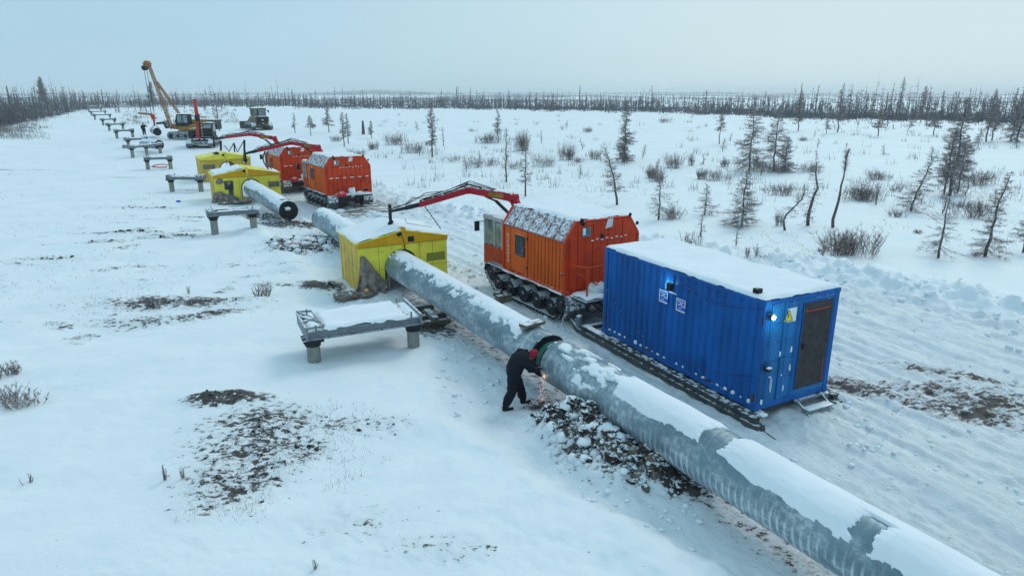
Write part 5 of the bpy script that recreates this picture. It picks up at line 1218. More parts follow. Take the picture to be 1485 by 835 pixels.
    sl = MB(); o = q(229, 188); 
    for t in range(9):
        an = math.pi*t/8; 
    sl.tube([c+Vector((0, 0, -.7)), (o.x+.55, .6, o.z+.2), (o.x+.55, .6, o.z-.1)], .04, 5); sl.tube([c+Vector((0, 0, -.7)), (o.x-.55, .6, o.z+.2), (o.x-.55, .6, o.z-.1)], .04, 5); sl.build('sling', 'black', rt)
crane_machine()
def excavator():
    D = 87; b = P3(295, 208, D); gz = hgt(b.x, b.y)
    rt = empty('red_excavator', (b.x, b.y, gz), R(-80)); tag(rt, 'red armed crane tractor with dark cab and snowy tracks in front of the tall crane', 'tracked crane')
    inv = root_mx(rt).inverted()
    def q(px, py, dd=0): return inv @ P3(px, py, D+dd)
    machine_tracks(rt, 3.6, .65, 1.65, .95)
    fp_ = MB(); fp_.box(1.2, 1.75, -1.0, 1.0, .35, .75); fp_.build('blade', 'track_caked', rt)
    MB().box(-1.8, 1.2, -1.15, 1.15, .55, 1.0).build('chassis', 'chassis', rt)
    MB().box(-2.2, 1.1, -1.3, 1.3, 1.0, 1.3).build('upper_deck', 'black_snowy', rt, bevel=.03)
    MB().box(-2.4, .2, -1.45, -.1, 1.3, 2.3).build('engine_house', 'machine_yellow', rt, bevel=.06)
    c = MB(); c.prism([(-.9, 1.3), (.9, 1.3), (1.05, 1.9), (.85, 3.0), (-.9, 3.0)], .35, 1.5, 'y'); c.build('cab', 'black', rt, bevel=.04)
    w_ = MB(); w_.box(.9, .97, .45, 1.4, 2.0, 2.85); w_.box(-.6, .5, 1.501, 1.515, 1.9, 2.85); w_.build('cab_window', 'cab_glass', rt)
    snow_slab(-.9, .85, .35, 1.5, 3.01, .06, 2, .2, parent=rt)
    ct = MB(); ct.box(-.1, .95, -1.4, -.5, 1.1, 2.1); ct.tube([(0.9, -1.0, 1.4), (1.3, -1.0, 1.4)], .3, 10); ct.build('winch', 'black', rt)
    f = q(291, 199); f.x = 1.1; k = q(285, 146); k.x = .7; e = q(290, 172); e.x = 1.3
    bm = MB(); bm.beam((1.0, f.y, 1.0), (.95, f.y+.15, 2.6), .5, .6, .45, .5); bm.beam((.95, f.y+.15, 2.5), k, .46, .5, .3, .32); bm.build('boom', 'exc_red', rt, bevel=.03)
    st = MB(); st.beam(k+Vector((.15, .0, .1)), e+Vector((.2, 0, .4)), .26, .34, .2, .24); st.tube([k+Vector((0, -.2, 0)), k+Vector((0, .2, 0))], .24, 12); st.build('stick', 'exc_red', rt, bevel=.02)
    cy = MB(); cy.tube([(1.25, f.y+.3, 1.3), (k.x+.25, k.y+.3, k.z-1.6)], .1, 8); cy.lump(e+Vector((.2, 0, .1)), .3, (1, 1, 1.4), 3, 8, 5); cy.build('lift_cylinder', 'black', rt)
    ha = MB(); a = q(304, 178); ha.beam((a.x*0-.6, a.y-.4, 2.9), (-.6, a.y-2.4+.9, 3.0), .2, .16); ha.build('side_bar', 'boom_tan', rt)
    mi = MB(); mi.tube([(.8, 1.5, 2.7), (.9, 2.0, 2.7)], .03, 5); mi.box(.85, .95, 1.9, 2.15, 2.4, 2.85); mi.build('mirror', 'black', rt)
    sn = MB()
    for i in range(10): sn.lump((1.2+random.random()*.4, random.uniform(-1.3, 1.3), 1.05), .14, (1.2, 1.4, .5), i, 8, 5)
    sn.build('snow_lump', 'snow', rt, smooth=True)
excavator()
def dozer():
    D = 116; b = P3(376, 190, D); gz = hgt(b.x, b.y); rt = empty('bulldozer', (b.x, b.y, gz), R(-52)); tag(rt, 'tan tracked bulldozer with glazed cab standing beyond the shelters', 'bulldozer')
    # local -x = front with blade (towards photo left), +x towards the camera with dark radiator
    machine_tracks(rt, 3.9, .7, 1.75, 1.25, 'track_caked')
    MB().box(-1.7, 1.9, -1.05, 1.05, .7, 1.55).build('hull', 'dozer_tan', rt, bevel=.06)
    MB().box(-.3, 2.1, -1.15, 1.15, 1.3, 2.15).build('rear_deck', 'dozer_tan', rt, bevel=.08)
    MB().box(2.1, 2.2, -.95, .95, 1.15, 2.2).build('radiator', 'black', rt, bevel=.03)
    MB().lump((2.28, .0, 1.65), .13, (.5, 1, 1), 3, 10, 6).build('work_lamp', 'white_paint', rt)
    MB().box(-2.6, -.6, -.7, .7, 1.3, 2.1).build('hood', 'dozer_tan', rt, bevel=.08)
    fr = MB()
    for x in (-.5, .3, 1.15):
        for y in (-.95, .95): fr.box(x-.07, x+.07, y-.07, y+.07, 2.1, 3.35)
    fr.box(-.65, 1.3, -1.1, 1.1, 3.35, 3.55); fr.box(-.55, 1.2, -1.02, 1.02, 2.1, 2.4); fr.build('cab_frame', 'dozer_tan', rt, bevel=.02)
    MB().box(-.48, 1.13, -.93, .93, 2.4, 3.35).build('cab_glazing', 'cab_glass', rt)
    MB().box(1.15, 1.2, -.45, -.2, 2.4, 3.35).build('cab_pillar', 'black', rt)
    snow_slab(-.6, 1.25, -1.05, 1.05, 3.56, .1, 3, .2, parent=rt); snow_slab(1.2, 2.1, -1.1, 1.1, 2.16, .12, 4, .2, parent=rt)
    bl = MB(); bl.prism([(-3.4, .1), (-3.2, .1), (-3.35, .7), (-3.2, 1.35), (-3.4, 1.35), (-3.5, .7)], -2.1, 2.1, 'y'); bl.build('blade', 'dozer_tan', rt)
    ar = MB()
    for s in (-1, 1): ar.beam((-3.2, s*1.9, .5), (.2, s*1.85, .7), .2, .3); ar.tube([(-2.3, s*.8, 1.7), (-3.2, s*1.1, .8)], .08, 8)
    ar.build('push_arm', 'chassis', rt)
    ex = MB(); ex.tube([(-1.6, .4, 2.0), (-1.6, .4, 3.6)], .07, 8); ex.tube([(0.2, .9, 3.5), (.2, .9, 4.6)], .02, 5); ex.tube([(1.2, .98, 3.2), (1.5, 1.35, 3.1)], .04, 5); ex.box(1.4, 1.55, 1.25, 1.45, 2.8, 3.2); ex.build('exhaust', 'black', rt)
    rp = MB(); rp.box(2.2, 2.6, -.9, .9, .5, .8); rp.beam((2.4, 0, .8), (2.5, 0, 1.1), .3, .3); rp.build('ripper_frame', 'chassis', rt)
dozer()
# ------------------------------------------------------------------ trees and shrubs
def larch_mesh(h, seed, dens=1., spread=.2, up=-.15, lean=(0, 0), tw=1., bare=.25, thick=1., fork=False, top=True, twl=.3, crook=0, br=.009, wide=1.):
    """returns trunk MB and crown MB"""
    r = random.Random(seed); tr = MB(); cr_ = MB(); n = 9
    pts = []
    for i in range(n+1):
        t = i/n; pts.append(Vector((lean[0]*h*t**1.4+crook*math.sin(t*7+seed)*h*.04+r.gauss(0, .008)*h*(t > 0), lean[1]*h*t**1.4+r.gauss(0, .008)*h*(t > 0), h*t-.15*(t == 0))))
    r0 = (.011*h+.018)*thick**.6
    tr.tube(pts, [r0*(1-t/n)**.85+.010 for t in range(n+1)], 7)
    def at(t):
        k = t*n; i = min(int(k), n-1); return pts[i].lerp(pts[i+1], k-i)
    nb = int(h*17*dens)
    for b in range(nb):
        t = bare+(1-bare)*(b+r.random())/nb; t = min(t, .99); p = at(t)
        prof = (1-t)**.75*(.55+.45*min(1, (t-bare+.08)/.18))*(.45+.9*float(vn(t*5+seed, seed*1.7, 8))) if t > bare else .5
        L = h*spread*prof*r.uniform(.5, 1.5)*1.22+.12; a = r.random()*6.283; e = up+r.gauss(0, .18)+(t-.5)*.5
        dv = Vector((math.cos(a)*math.cos(e), math.sin(a)*math.cos(e), math.sin(e)))
        q1 = p+dv*L*.5+Vector((0, 0, -L*.03)); q2 = p+dv*L+Vector((0, 0, L*.10))
        cr_.tube([p, q1, q2], [br*.9+L*.004, br*.6+L*.002, .003], 3, cap=False)
        for k in range(int((6+L*26)*tw)):
            s = r.uniform(.2, 1.); c = p.lerp(q1, s*2) if s < .5 else q1.lerp(q2, s*2-1)
            v = (dv*r.uniform(.1, .9)+Vector((r.gauss(0, .6), r.gauss(0, .6), r.gauss(-.02, .45)))).normalized()*min(.4, L*twl+.06)*r.uniform(.4, 1.2)
            side = v.cross(Vector((r.gauss(0, 1), r.gauss(0, 1), r.gauss(0, 1)))).normalized()*(.0042+.005*r.random())*wide
            e_ = c+v; cr_.tri(c-side, c+side, e_)
            if r.random() < .5: m_ = c+v*.5; e2 = m_+Vector((r.gauss(0, .4), r.gauss(0, .4), r.gauss(.1, .3)))*v.length; cr_.tri(m_-side*.8, m_+side*.8, e2)
    return tr, cr_
def tree(px, py, top, label, dens=1., spread=.2, lean_px=0, seed=0, name='bare_larch', group=None, mt='bark', mc='twig', **k):
    g = G(px, py); dist = g.y; hgt_ = (py-top)/FOC*dist*1.03
    hgt_ = max(.5, hgt_); lx = lean_px/FOC*dist/hgt_
    tr, cr_ = larch_mesh(hgt_, seed, dens, spread, lean=(lx, k.pop('ly', 0)), **k)
    rt = empty(name, g, 0); tag(rt, label, 'tree', group)
    tr.build('trunk', mt, rt, smooth=True); cr_.build('crown', mc, rt); return rt
T = [  # px, base, top, label, kwargs
 (627, 228, 158, 'dark narrow larch standing in a row of low bushes left of the red crane elbow', dict(dens=1.5, spread=.13, tw=1.6)),
 (722, 206, 161, 'slim larch rising behind a small thicket left of centre', dict(dens=1.2, spread=.13, tw=1.2)),
 (734, 264, 190, 'thin bare pole larch just above the crane elbow', dict(dens=.8, spread=.11, tw=.8)),
 (762, 285, 214, 'spindly larch right behind the red crane arm near its cab end', dict(dens=1.2, spread=.16, tw=1)),
 (895, 297, 217, 'dark larch leaning left above the orange carrier', dict(dens=1.5, spread=.16, lean_px=-21, tw=1.4, thick=1.5)),
 (643, 212, 187, 'tiny bare pole right of the dark narrow larch', dict(dens=.6, spread=.08, tw=.6)),
 (785, 208, 190, 'tiny thin sapling in open snow above the crane arm', dict(dens=.6, spread=.06, tw=.5)),
 (905, 236, 152, 'tall larch with drooping branches behind the rear of the orange carrier', dict(dens=1.7, spread=.17, tw=1.6, thick=1.2, bare=.08)),
 (903, 234, 200, 'low bushy larch at the foot of the tall drooping larch', dict(dens=2, spread=.3, tw=1.6, bare=.05)),
 (1043, 209, 167, 'lone larch with a bare lower trunk in open snow', dict(dens=1.2, spread=.2, tw=1, bare=.45)),
 (1086, 248, 158, 'tall wide larch, left one of three standing in a line of bushes', dict(dens=1.4, spread=.22, tw=1.2, bare=.1)),
 (1121, 248, 165, 'tall larch, middle one of three standing in a line of bushes', dict(dens=1.3, spread=.20, tw=1.1)),
 (1137, 250, 202, 'stocky dense larch, right one of three standing in a line of bushes', dict(dens=2.4, spread=.28, tw=1.6, bare=.05, thick=1.3)),
 (955, 319, 252, 'open larch with wide level branches behind the orange carrier', dict(dens=1.1, spread=.27, tw=.9, bare=.15)),
 (1022, 312, 268, 'bushy small larch between the wide open larch and the round dense one', dict(dens=1.8, spread=.35, tw=1.1, bare=.1)),
 (1075, 329, 250, 'round dense little larch behind the roof of the blue container', dict(dens=2.6, spread=.24, tw=1.8, bare=.02)),
 (1138, 334, 268, 'crooked branch like larch bowing left beside the dark snag', dict(dens=1.1, spread=.2, lean_px=24, tw=.8, crook=2.2, thick=1.6)),
 (1174, 327, 232, 'dark broken snag with twisted branches right of the bowed one', dict(dens=1.3, spread=.17, tw=.8, crook=.8, thick=2.2, bare=.1)),
 (1016, 343, 312, 'small faint sapling just above the container roof', dict(dens=1.1, spread=.2, tw=.8)),
 (1067, 358, 334, 'smallest sapling just above the container roof', dict(dens=1, spread=.14, tw=.8)),
 (1157, 190, 138, 'larch standing just in front of the dark belt, right of the three in a line', dict(dens=1.4, spread=.14, tw=1.2)),
 (1208, 330, 222, 'bare pole with a tuft of twigs at its very top', dict(dens=1.0, spread=.12, lean_px=8, tw=.5, bare=.70, thick=1.5, up=1.25, twl=.9)),
 (1321, 306, 228, 'arched larch bending right at its top with drooping twigs', dict(dens=2.0, spread=.25, lean_px=22, tw=1.2, thick=1.2, bare=.06)),
 (1369, 282, 190, 'left trunk of the tall dense clump of larches', dict(dens=2, spread=.17, tw=1.3)),
 (1377, 284, 150, 'tallest middle trunk of the dense clump of larches', dict(dens=2.2, spread=.16, tw=1.4, thick=1.3, bare=.08)),
 (1388, 280, 200, 'right trunk of the dense clump of larches', dict(dens=2.0, spread=.2, tw=1.3)),
 (1361, 374, 283, 'open larch with long level lower branches nearest the snow bank', dict(dens=1.3, spread=.27, tw=.8, bare=.1)),
 (1428, 372, 250, 'dense twiggy larch leaning right near the right edge', dict(dens=2.2, spread=.16, lean_px=13, tw=1.4, thick=1.2, bare=.03)),
 (1474, 206, 112, 'tall slanting larch at the right edge rising above the horizon', dict(dens=1.5, spread=.13, lean_px=9, tw=1.2, bare=.05)),
 (1466, 204, 150, 'shorter larch left of the tall slanting one at the right edge', dict(dens=1.6, spread=.17, tw=1.2)),
 (1483, 366, 305, 'half seen larch cut by the right edge of the view', dict(dens=1.6, spread=.2, tw=1.2)),
 (1273, 198, 152, 'larch in front of the dark belt with a bushy foot', dict(dens=1.4, spread=.13, tw=1.2)),
 (1214, 192, 127, 'tall thin larch spiking above the dark belt right of the container', dict(dens=1., spread=.1, tw=1)),
 (1198, 194, 168, 'short slanting larch beside the tall thin spike', dict(dens=1.3, spread=.2, tw=1)),
 (1302, 176, 118, 'very tall thin spike of a larch in the belt on the right', dict(dens=1., spread=.09, tw=1)),
 (1335, 178, 130, 'larch of the belt on the right between two taller spikes', dict(dens=1.4, spread=.14, tw=1.3)),
 (1430, 206, 136, 'pair leader of the larches in front of the belt near the right edge', dict(dens=1.5, spread=.13, tw=1.3)),
 (1438, 204, 150, 'lower companion of the pair near the right edge', dict(dens=1.5, spread=.14, tw=1.3)),
 (1418, 214, 188, 'short dark sapling in front of the pair near the right edge', dict(dens=1.3, spread=.2, tw=1)),
 (1354, 196, 150, 'larch leaning left just behind the tall dense clump', dict(dens=1.4, spread=.15, lean_px=-6, tw=1.2)),
 (1316, 190, 168, 'short leaning larch in front of the belt left of the dense clump', dict(dens=1.3, spread=.18, lean_px=12, tw=1)),
 (428, 193, 166, 'thin pale sapling right of the bulldozer', dict(dens=.9, spread=.12, tw=1)),
 (451, 197, 170, 'small dark larch with a round top right of the bulldozer', dict(dens=1.3, spread=.22, tw=1.2, bare=.4)),
 (477, 192, 152, 'tall larch left of the pair above the second orange carrier', dict(dens=1.4, spread=.14, tw=1.2)),
 (499, 213, 167, 'left one of the pair of larches above the second orange carrier', dict(dens=1.4, spread=.12, tw=1.3)),
 (505, 208, 168, 'right one of the pair of larches above the second orange carrier', dict(dens=1.3, spread=.12, tw=1.3)),
 (539, 201, 178, 'small narrow larch above the second orange carrier right of the stump', dict(dens=1.7, spread=.14, tw=1.3)),
 (318, 190, 140, 'thin larch just right of the red crane tractor', dict(dens=.8, spread=.07, tw=.8)),
 (223, 158, 122, 'tallest larch left of the crane rope', dict(dens=1.8, spread=.14, tw=1.6)),
 (66, 160, 116, 'tallest larch of the wood on the far left', dict(dens=1.8, spread=.17, tw=1.6)),
]
for i, (px, py, top, lab, k) in enumerate(T):
    far = py < 215
    tree(px, py, top, lab, seed=100+i, **k, wide=max(1, min(3.2, G(px, py).y/38)), **(dict(br=.016) if far else {}))
rs = random.Random(91)
for i in range(34):
    px, py = (rs.uniform(560, 1180), rs.uniform(176, 262)) if i % 2 else (rs.uniform(1080, 1480), rs.uniform(184, 330))
    hp = rs.uniform(.55, 1.6)*FOC/ G(px, py).y
    tree(px, py, py-hp, 'small scraggly bare sapling dotted over the open snow beyond the vehicle lane', dens=rs.uniform(.7, 1.8), spread=rs.uniform(.1, .34), lean_px=rs.gauss(0, .12)*hp, seed=700+i, tw=rs.uniform(.6, 1.2), bare=rs.uniform(.05, .4), crook=rs.choice([0, 0, 1]), name='larch_sapling', group='small saplings over the open snow')
st_ = MB(); g = G(527, 195); st_.tube([(0, 0, -.1), (.02, 0, 1.1), (0, .02, 2.1)], [.28, .22, .13], 8); o = st_.build('tree_stump', 'bark'); o.location = g; tag(o, 'thick dark broken trunk standing alone above the second orange carrier', 'tree')
def shrub_mesh(w_, h, seed, n=60, tw=4, fuzz=1., splay=.6):
    r = random.Random(seed); mb = MB()
    for i in range(n):
        if i % 9 == 0: cx_, cy_, ch_ = r.gauss(0, .26)*w_, r.gauss(0, .2)*w_, r.uniform(.45, 1.08)
        a = r.random()*6.283; q = r.random()**.6*w_*.13; b = Vector((cx_+math.cos(a)*q, cy_+math.sin(a)*q, -.05)); hh = h*ch_*r.uniform(.55, 1.0)
        tp = b+Vector((math.cos(a)*w_*.35*splay*r.random()+r.gauss(0, .08)*w_, math.sin(a)*w_*.25*splay*r.random(), hh)); md = b.lerp(tp, .5)+Vector((r.gauss(0, .04)*w_, r.gauss(0, .04)*w_, 0))
        mb.tube([b, md, tp], [.009, .007, .003], 3, cap=False)
        for k in range(int(tw*fuzz)):
            s = r.uniform(.3, 1); c = md.lerp(tp, s*2-1) if s > .5 else b.lerp(md, s*2)
            v = Vector((r.gauss(0, .5), r.gauss(0, .5), r.uniform(.2, 1))).normalized()*h*r.uniform(.12, .3); sd_ = Vector((r.gauss(0, 1), r.gauss(0, 1), r.gauss(0, .4))).normalized()*.011
            mb.tri(c-sd_, c+sd_, c+v)
    return mb
SH = [  # px, base, top, width px, label, density
 (575, 210, 190, 26, 'grey brown bush left of the dark narrow larch', 1.6), (608, 222, 205, 36, 'low spreading bush at the foot of the dark narrow larch', 1.4), (658, 234, 222, 26, 'thin low bush right of the dark narrow larch', .8),
 (712, 207, 190, 34, 'wide bush at the foot of the slim larch', 1.6), (759, 219, 188, 20, 'tall dense bush with snow on it above the spindly larch', 2.4), (692, 243, 225, 28, 'loose bush left of the thin pole larch', 1), (715, 240, 226, 26, 'second loose bush left of the thin pole larch', .9),
 (748, 245, 230, 22, 'loose bush right of the thin pole larch', .8), (790, 242, 220, 28, 'bush of upright stems right of the thin pole larch', 1.3), (822, 232, 205, 22, 'round bush in open snow left of the tall drooping larch', 2.), (840, 236, 226, 24, 'low bush tight beside the round one', .8), (864, 231, 212, 18, 'upright bush right of the round one', 1.3),
 (945, 258, 236, 18, 'narrow bush of the twin pair right of the tall drooping larch', 1.6), (957, 263, 240, 24, 'wider bush of the twin pair right of the tall drooping larch', 1.6), (977, 244, 222, 26, 'dark bush behind the twin pair', 1.6), (1018, 260, 240, 16, 'short upright bush in mid snow left of the three larches', 1.5), (1034, 262, 244, 34, 'long low bush in mid snow left of the three larches', 1.1),
 (1003, 240, 220, 10, 'tiny pale bush left of the lone larch foot', 1), (1051, 242, 226, 10, 'small pointed bush left of the three larches', 1.3), (1100, 248, 228, 60, 'long line of scrub joining the three larches', 2.), (1137, 283, 262, 30, 'spreading bush below the three larches', 1.5), (1178, 250, 232, 36, 'low scrub right of the three larches', 1.2), (1128, 327, 300, 10, 'thin sprig left of the bowed larch', .8),
 (1251, 290, 262, 44, 'wide rust grey willow bush right of the tufted pole', 2.6), (1232, 368, 328, 62, 'large willow bush nearest the snow bank behind the container', 3.), (1274, 260, 244, 34, 'row of small shrubs behind the wide willow bush', 1.3), (1298, 315, 300, 18, 'small dark bush left of the arched larch', 1), (1296, 278, 264, 12, 'tiny bush between the wide willow and the arched larch', .9),
 (1415, 315, 278, 40, 'straight stemmed bush left of the dense twiggy larch', 1.6), (1420, 268, 240, 34, 'bush right of the dense clump of larches', 1.6), (1400, 300, 290, 30, 'low scrub under the dense clump', 1), (1328, 338, 326, 12, 'small sprig below the arched larch', .8), (978, 318, 292, 36, 'loose bush right of the open level branched larch', 1.2), (1000, 355, 330, 28, 'thin low willow sprigs just above the container roof', .7), (1090, 373, 350, 20, 'faint twigs behind the container roof edge', .5), (1112, 372, 366, 22, 'flattened twigs just behind the container roof corner', .6),
 (541, 217, 204, 14, 'round bush above the second orange carrier', 1.6), (520, 226, 214, 24, 'low scrub behind the second orange carrier roof', 1.2), (488, 205, 194, 16, 'bush left of the pair of larches', 1.2), (1190, 372, 352, 10, 'small sprig left of the large willow bush', .7), (1165, 204, 196, 20, 'scrub in front of the belt right of the three larches', 1), (965, 178, 168, 16, 'small bush at the front of the dark belt', 1.2), (854, 192, 182, 12, 'tiny round bush in open snow near the belt', 1.4),
 (10, 545, 520, 30, 'dark twiggy willow at the left edge', 1.2), (22, 584, 552, 66, 'low dark twigs spreading across the snow at the left edge', 1.3), (40, 700, 680, 26, 'sparse sprig on the snow low at the left', .25), (244, 695, 664, 14, 'single forked sprig left of the dirty patch', .15), (268, 694, 668, 12, 'thin upright sprig beside the forked one', .15), (454, 822, 786, 14, 'single bent sprig at the bottom of the view', .15), (380, 430, 408, 30, 'loose twigs at the right end of the upper dirt patch', .9), (272, 425, 406, 8, 'single upright twig behind the upper dirt patch', .2), (225, 445, 418, 24, 'thin twigs at the left end of the upper dirt patch', .5),
]
for i, (px, py, top, wpx, lab, dn) in enumerate(SH):
    g = G(px, py); h = (py-top)/FOC*g.y*1.05; w_ = wpx/FOC*math.hypot(g.x, g.y)
    few = dn < .3
    o = shrub_mesh(w_, h, 300+i, int(6 if few else 46*dn*min(2.4, .5+w_/2)), 3 if few else 9, splay=.9).build('willow_shrub', 'twig_brown' if (dn > 1.4 and not few) else 'twig'); o.location = g
    tag(o, lab, 'shrub')
# thin grass tufts and twigs piercing the snow, uncountable
def tufts():
    r = random.Random(50); mb = MB(); k = 0; C = []
    for i in range(9000):
        if r.random() < .45: px, py = r.uniform(-20, 560), r.uniform(185, 835)
        else: px, py = r.uniform(430, 1500), r.uniform(168, 400)
        C.append((px, py))
    # positions from a flat pass, heights in one vector call
    P = np.array(C); dv = 1/((P[:, 1]-HOR)/FOC); y = CAM_H*dv; x = (P[:, 0]-742.5)/FOC*(y*.9616+CAM_H*.275)
    clump = fbm(x*.22, y*.12, 91, 4); keep = (clump > np.where(x > pipe_x(y), .60, .53)) & (y > 9) & (y < 190)
    lat = (x-pipe_x(y))*.866; keep &= ((lat < -3.2) | (lat > tb(y)+1.5))
    x = x[keep]; y = y[keep]; h = fields(x, y)[0]
    for a, b, c in zip(x, y, h):
        sc = .5+.5*min(2.2, b/30)
        for q in range(3):
            hh = r.uniform(.03, .15)*sc; dx, dy = r.gauss(0, .09)*sc, r.gauss(0, .09)*sc; w_ = .0045*sc*1.3
            mb.tri((a+dx-w_, b+dy, c-.02), (a+dx+w_, b+dy, c-.02), (a+dx+r.gauss(0, .04)*sc, b+dy, c+hh))
    tag(mb.build('grass_tufts', 'twig_brown'), 'thin dry grass and twigs piercing the snow', 'grass', kind='stuff')
tufts()
# the far belt: individual bare larches in front, one mass behind
def far_mesh(seed, h=6.5, dens=1., spread=.13):
    r = random.Random(seed); mb = MB(); lean = r.gauss(0, .03)
    top = Vector((lean*h, 0, h)); mb.tube([(0, 0, -.3), (lean*h*.4, 0, h*.5), tuple(top)], [.10, .075, .03], 4, cap=False)
    for i in range(int(95*dens)):
        t = r.uniform(.06, .98); p = Vector((lean*h*t, 0, h*t)); L = h*spread*(1-t)**.7*r.uniform(.4, 1.3)+.15; a = r.random()*6.283
        e = p+Vector((math.cos(a)*L, math.sin(a)*L, L*r.gauss(.05, .3))); s = Vector((0, 0, r.uniform(.03, .075)))
        mb.tri(p-s, p+s, e)
    return mb
FM = []
for i in range(10): me = far_mesh(500+i, dens=[.5, .8, 1.1, 1.5][i % 4], spread=[.08, .11, .15][i % 3]).mesh('bare_larch'); me.materials.append(M['far_wood']); FM.append(me)
def place_far(px, py, hm, r, lab, grp):
    g = G(px, py)
    o = bpy.data.objects.new('bare_larch', r.choice(FM)); COL.objects.link(o); o.location = g; s = hm/6.5; o.scale = (s*r.uniform(.8, 1.3), s*r.uniform(.8, 1.3), s); o.rotation_euler = (0, 0, r.random()*6.28)
    tag(o, lab, 'tree', grp)
r = random.Random(8)
BX = [-20, 40, 100, 135, 200, 330, 540, 700, 900, 1190, 1500]; BY = [182, 170, 161, 155, 152.5, 152, 154, 155, 159, 167, 173]
for i in range(175):
    px = r.uniform(240, 1500); py = float(np.interp(px, BX, BY))+abs(r.gauss(0, 2.2))*(2.2 if px > 1150 else 1)-1.5
    place_far(px, py, max(1.6, r.gauss(4.5, 2.1)), r, 'thin bare larch of the horizon belt '+next(l for m_, l in ((340, 'behind the tall crane'), (420, 'behind the bulldozer'), (560, 'above the middle orange carrier'), (760, 'above the nearest red crane arm'), (930, 'above the nearest orange carrier'), (1110, 'above the far end of the blue container'), (1240, 'above the door end of the blue container'), (1360, 'left of the tall dense clump'), (9999, 'right of the tall dense clump')) if px < m_), 'larches of the dark belt across the plain')
for i in range(85):
    px = r.uniform(-25, 165)
    py = float(np.interp(px, BX, BY))-r.random()*14
    place_far(px, max(151, py), max(1.4, r.gauss(5.6, 1.8)-max(0, py-162)*.16), r, 'bare larch in the wood left of the line of pipe supports', 'larches of the wood on the left')
for i in range(26):
    px = r.uniform(165, 330); py = r.uniform(153, 166); place_far(px, py, max(1.5, r.gauss(4.3, 1.5)), r, 'bare larch in the thicket behind the tall crane', 'larches behind the tall crane')
def mass():
    r = random.Random(77); V = []; F = []; n0 = 0; S_ = []
    for i in range(8500):
        px = r.uniform(-30, 1515); u = r.random()
        yb = float(np.interp(px, BX, BY))
        if u < .78: py = yb+2.6*(float(vn(px/26, 3.3, 12))-.5)+r.gauss(0, .7)-r.random()**1.2*(yb-144)
        else: py = r.uniform(139.5, 146)
        if i % 16 == 0: px = r.uniform(-30, 170); py = float(np.interp(px, BX, BY))-r.random()**1.5*18; 
        S_.append((px, max(py, 139.2)))
    P = np.array(S_); base = 1.9
    y = (CAM_H-base)/((P[:, 1]-HOR)/FOC); y = np.minimum(y, 1500); x = (P[:, 0]-742.5)/FOC*(y*.9616+5*.275); h = fields(x, y)[0]
    mb = MB()
    for a, b, c in zip(x, y, h):
        cl = float(vn(a/28, b/60, 66))
        if r.random() > .12+cl*1.35: continue
        H_ = max(.9, r.gauss(3.4, 2.0)*(.45+1.0*float(vn(a/17+5, b/30, 67)))); w_ = .06+b/6500
        mb.tri((a-w_, b, c-.3), (a+w_, b, c-.3), (a+r.gauss(0, .12), b, c+H_))
        mb.tri((a, b-w_, c-.3), (a, b+w_, c-.3), (a, b, c+H_))
        for q in range(10 if b < 400 else 5):
            t = r.uniform(.03, .9); L = (H_*.17*(1-t)+.25)*r.uniform(.5, 1.4); an = r.random()*6.28; z = c+H_*t; s = r.uniform(.04, .10)*(1+b/500)
            mb.tri((a, b, z-s), (a, b, z+s), (a+math.cos(an)*L, b+math.sin(an)*L, z+L*r.gauss(0, .3)))
    o = mb.build('far_wood', 'far_wood'); tag(o, 'distant mass of bare larches stretching to the horizon', 'wood', kind='stuff')
    # scrub at the feet of the belt
    mb = MB(); S2 = []
    for i in range(9000):
        px = r.uniform(-30, 1515); yb = float(np.interp(px, BX, BY)); py = yb-abs(r.gauss(0, 5))+r.gauss(0, .9)+3.2*(float(vn(px/26, 3.3, 12))-.5)+(r.gauss(0, 4) if r.random() < .12 and (px < 170 or px > 1100) else 0)
        S2.append((px, max(143, py)))
    P = np.array(S2); y = np.minimum((CAM_H-base)/((P[:, 1]-HOR)/FOC), 900); x = (P[:, 0]-742.5)/FOC*(y*.9616+5*.275); h = fields(x, y)[0]
    for a, b, c in zip(x, y, h):
        for q in range(5):
            hh = r.uniform(.25, 1.05)*(.5+float(vn(a/9, b/30, 13)))*(.5 if a < -b*.55 else 1); dx = r.gauss(0, .7); w_ = .04+b/6500
            mb.tri((a+dx-w_, b, c-.1), (a+dx+w_, b, c-.1), (a+dx+r.gauss(0, .3), b, c+hh))
    tag(mb.build('belt_scrub', 'far_wood'), 'low scrub along the foot of the far belt of larches', 'scrub', kind='stuff')
mass()
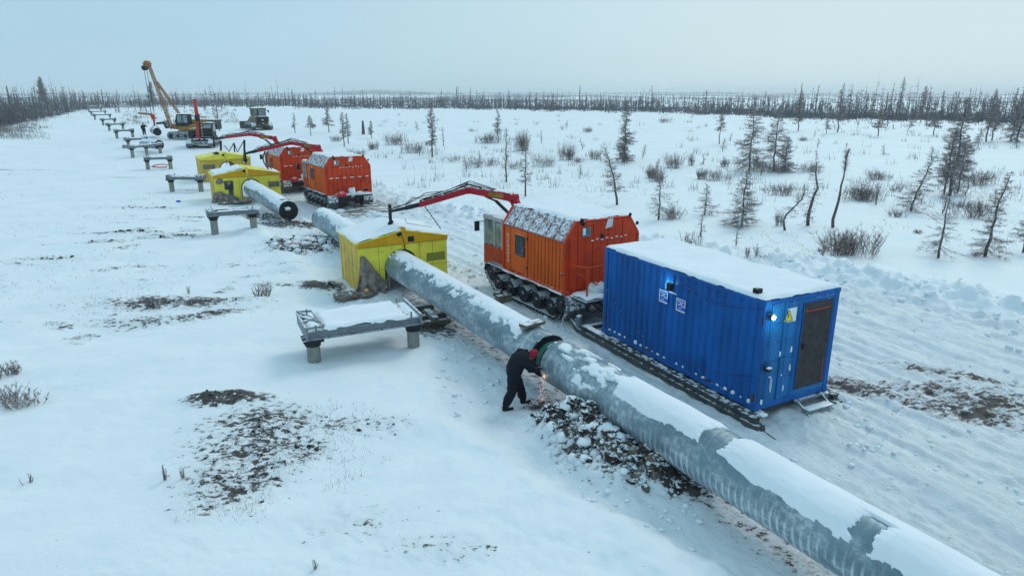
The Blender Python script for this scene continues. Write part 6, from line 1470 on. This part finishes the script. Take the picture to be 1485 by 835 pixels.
# scrub on the left between the wood and the pipe supports, and behind the crane
def scrub(n, fx, seed, name, lab):
    r = random.Random(seed); mb = MB()
    C = [fx(r) for _ in range(n)]; P = np.array(C); y = (CAM_H-1.0)/((P[:, 1]-HOR)/FOC); x = (P[:, 0]-742.5)/FOC*(y*.9616+6*.275); h = fields(x, y)[0]
    for a, b, c in zip(x, y, h):
        for q in range(9):
            hh = r.uniform(.15, 1.0); dx, dy = r.gauss(0, .35), r.gauss(0, .35); w_ = .012+b/9000
            mb.tri((a+dx-w_, b+dy, c-.1), (a+dx+w_, b+dy, c-.1), (a+dx+r.gauss(0, .2), b+dy, c+hh))
    tag(mb.build(name, 'twig'), lab, 'scrub', kind='stuff')
scrub(420, lambda r: (r.uniform(-20, 75)*r.random()**.5, r.uniform(165, 200)), 5, 'willow_scrub', 'grey willow scrub in front of the wood on the far left')
scrub(260, lambda r: (r.uniform(180, 345), r.uniform(153, 182)), 6, 'willow_scrub', 'low willow scrub behind the tall crane')
scrub(150, lambda r: (r.uniform(545, 1100), r.choice([r.gauss(213, 8), r.gauss(240, 8), r.gauss(185, 10)])), 7, 'willow_scrub', 'sparse scrub dotted over the open snow behind the carriers')
scrub(120, lambda r: (r.uniform(1100, 1500), r.choice([r.gauss(192, 6), r.gauss(205, 8), r.gauss(255, 12)])), 8, 'willow_scrub', 'sparse scrub on the snow between the larches on the right')
# ------------------------------------------------------------------ cold haze
hz = MB().box(-5600, 5600, -5600, 5600, -6, 34).build('haze', 'snow'); hz.data.materials.clear()
hm = bpy.data.materials.new('haze_air'); hm.use_nodes = True; t = hm.node_tree; t.nodes.clear(); o = t.nodes.new('ShaderNodeOutputMaterial'); v = t.nodes.new('ShaderNodeVolumePrincipled')
v.inputs['Color'].default_value = (.95, .98, 1, 1); v.inputs['Density'].default_value = .00030; v.inputs['Anisotropy'].default_value = .1; t.links.new(v.outputs[0], o.inputs['Volume'])
hz.data.materials.append(hm); hz['kind'] = 'stuff'; hz['label'] = 'thin cold haze over the plain'
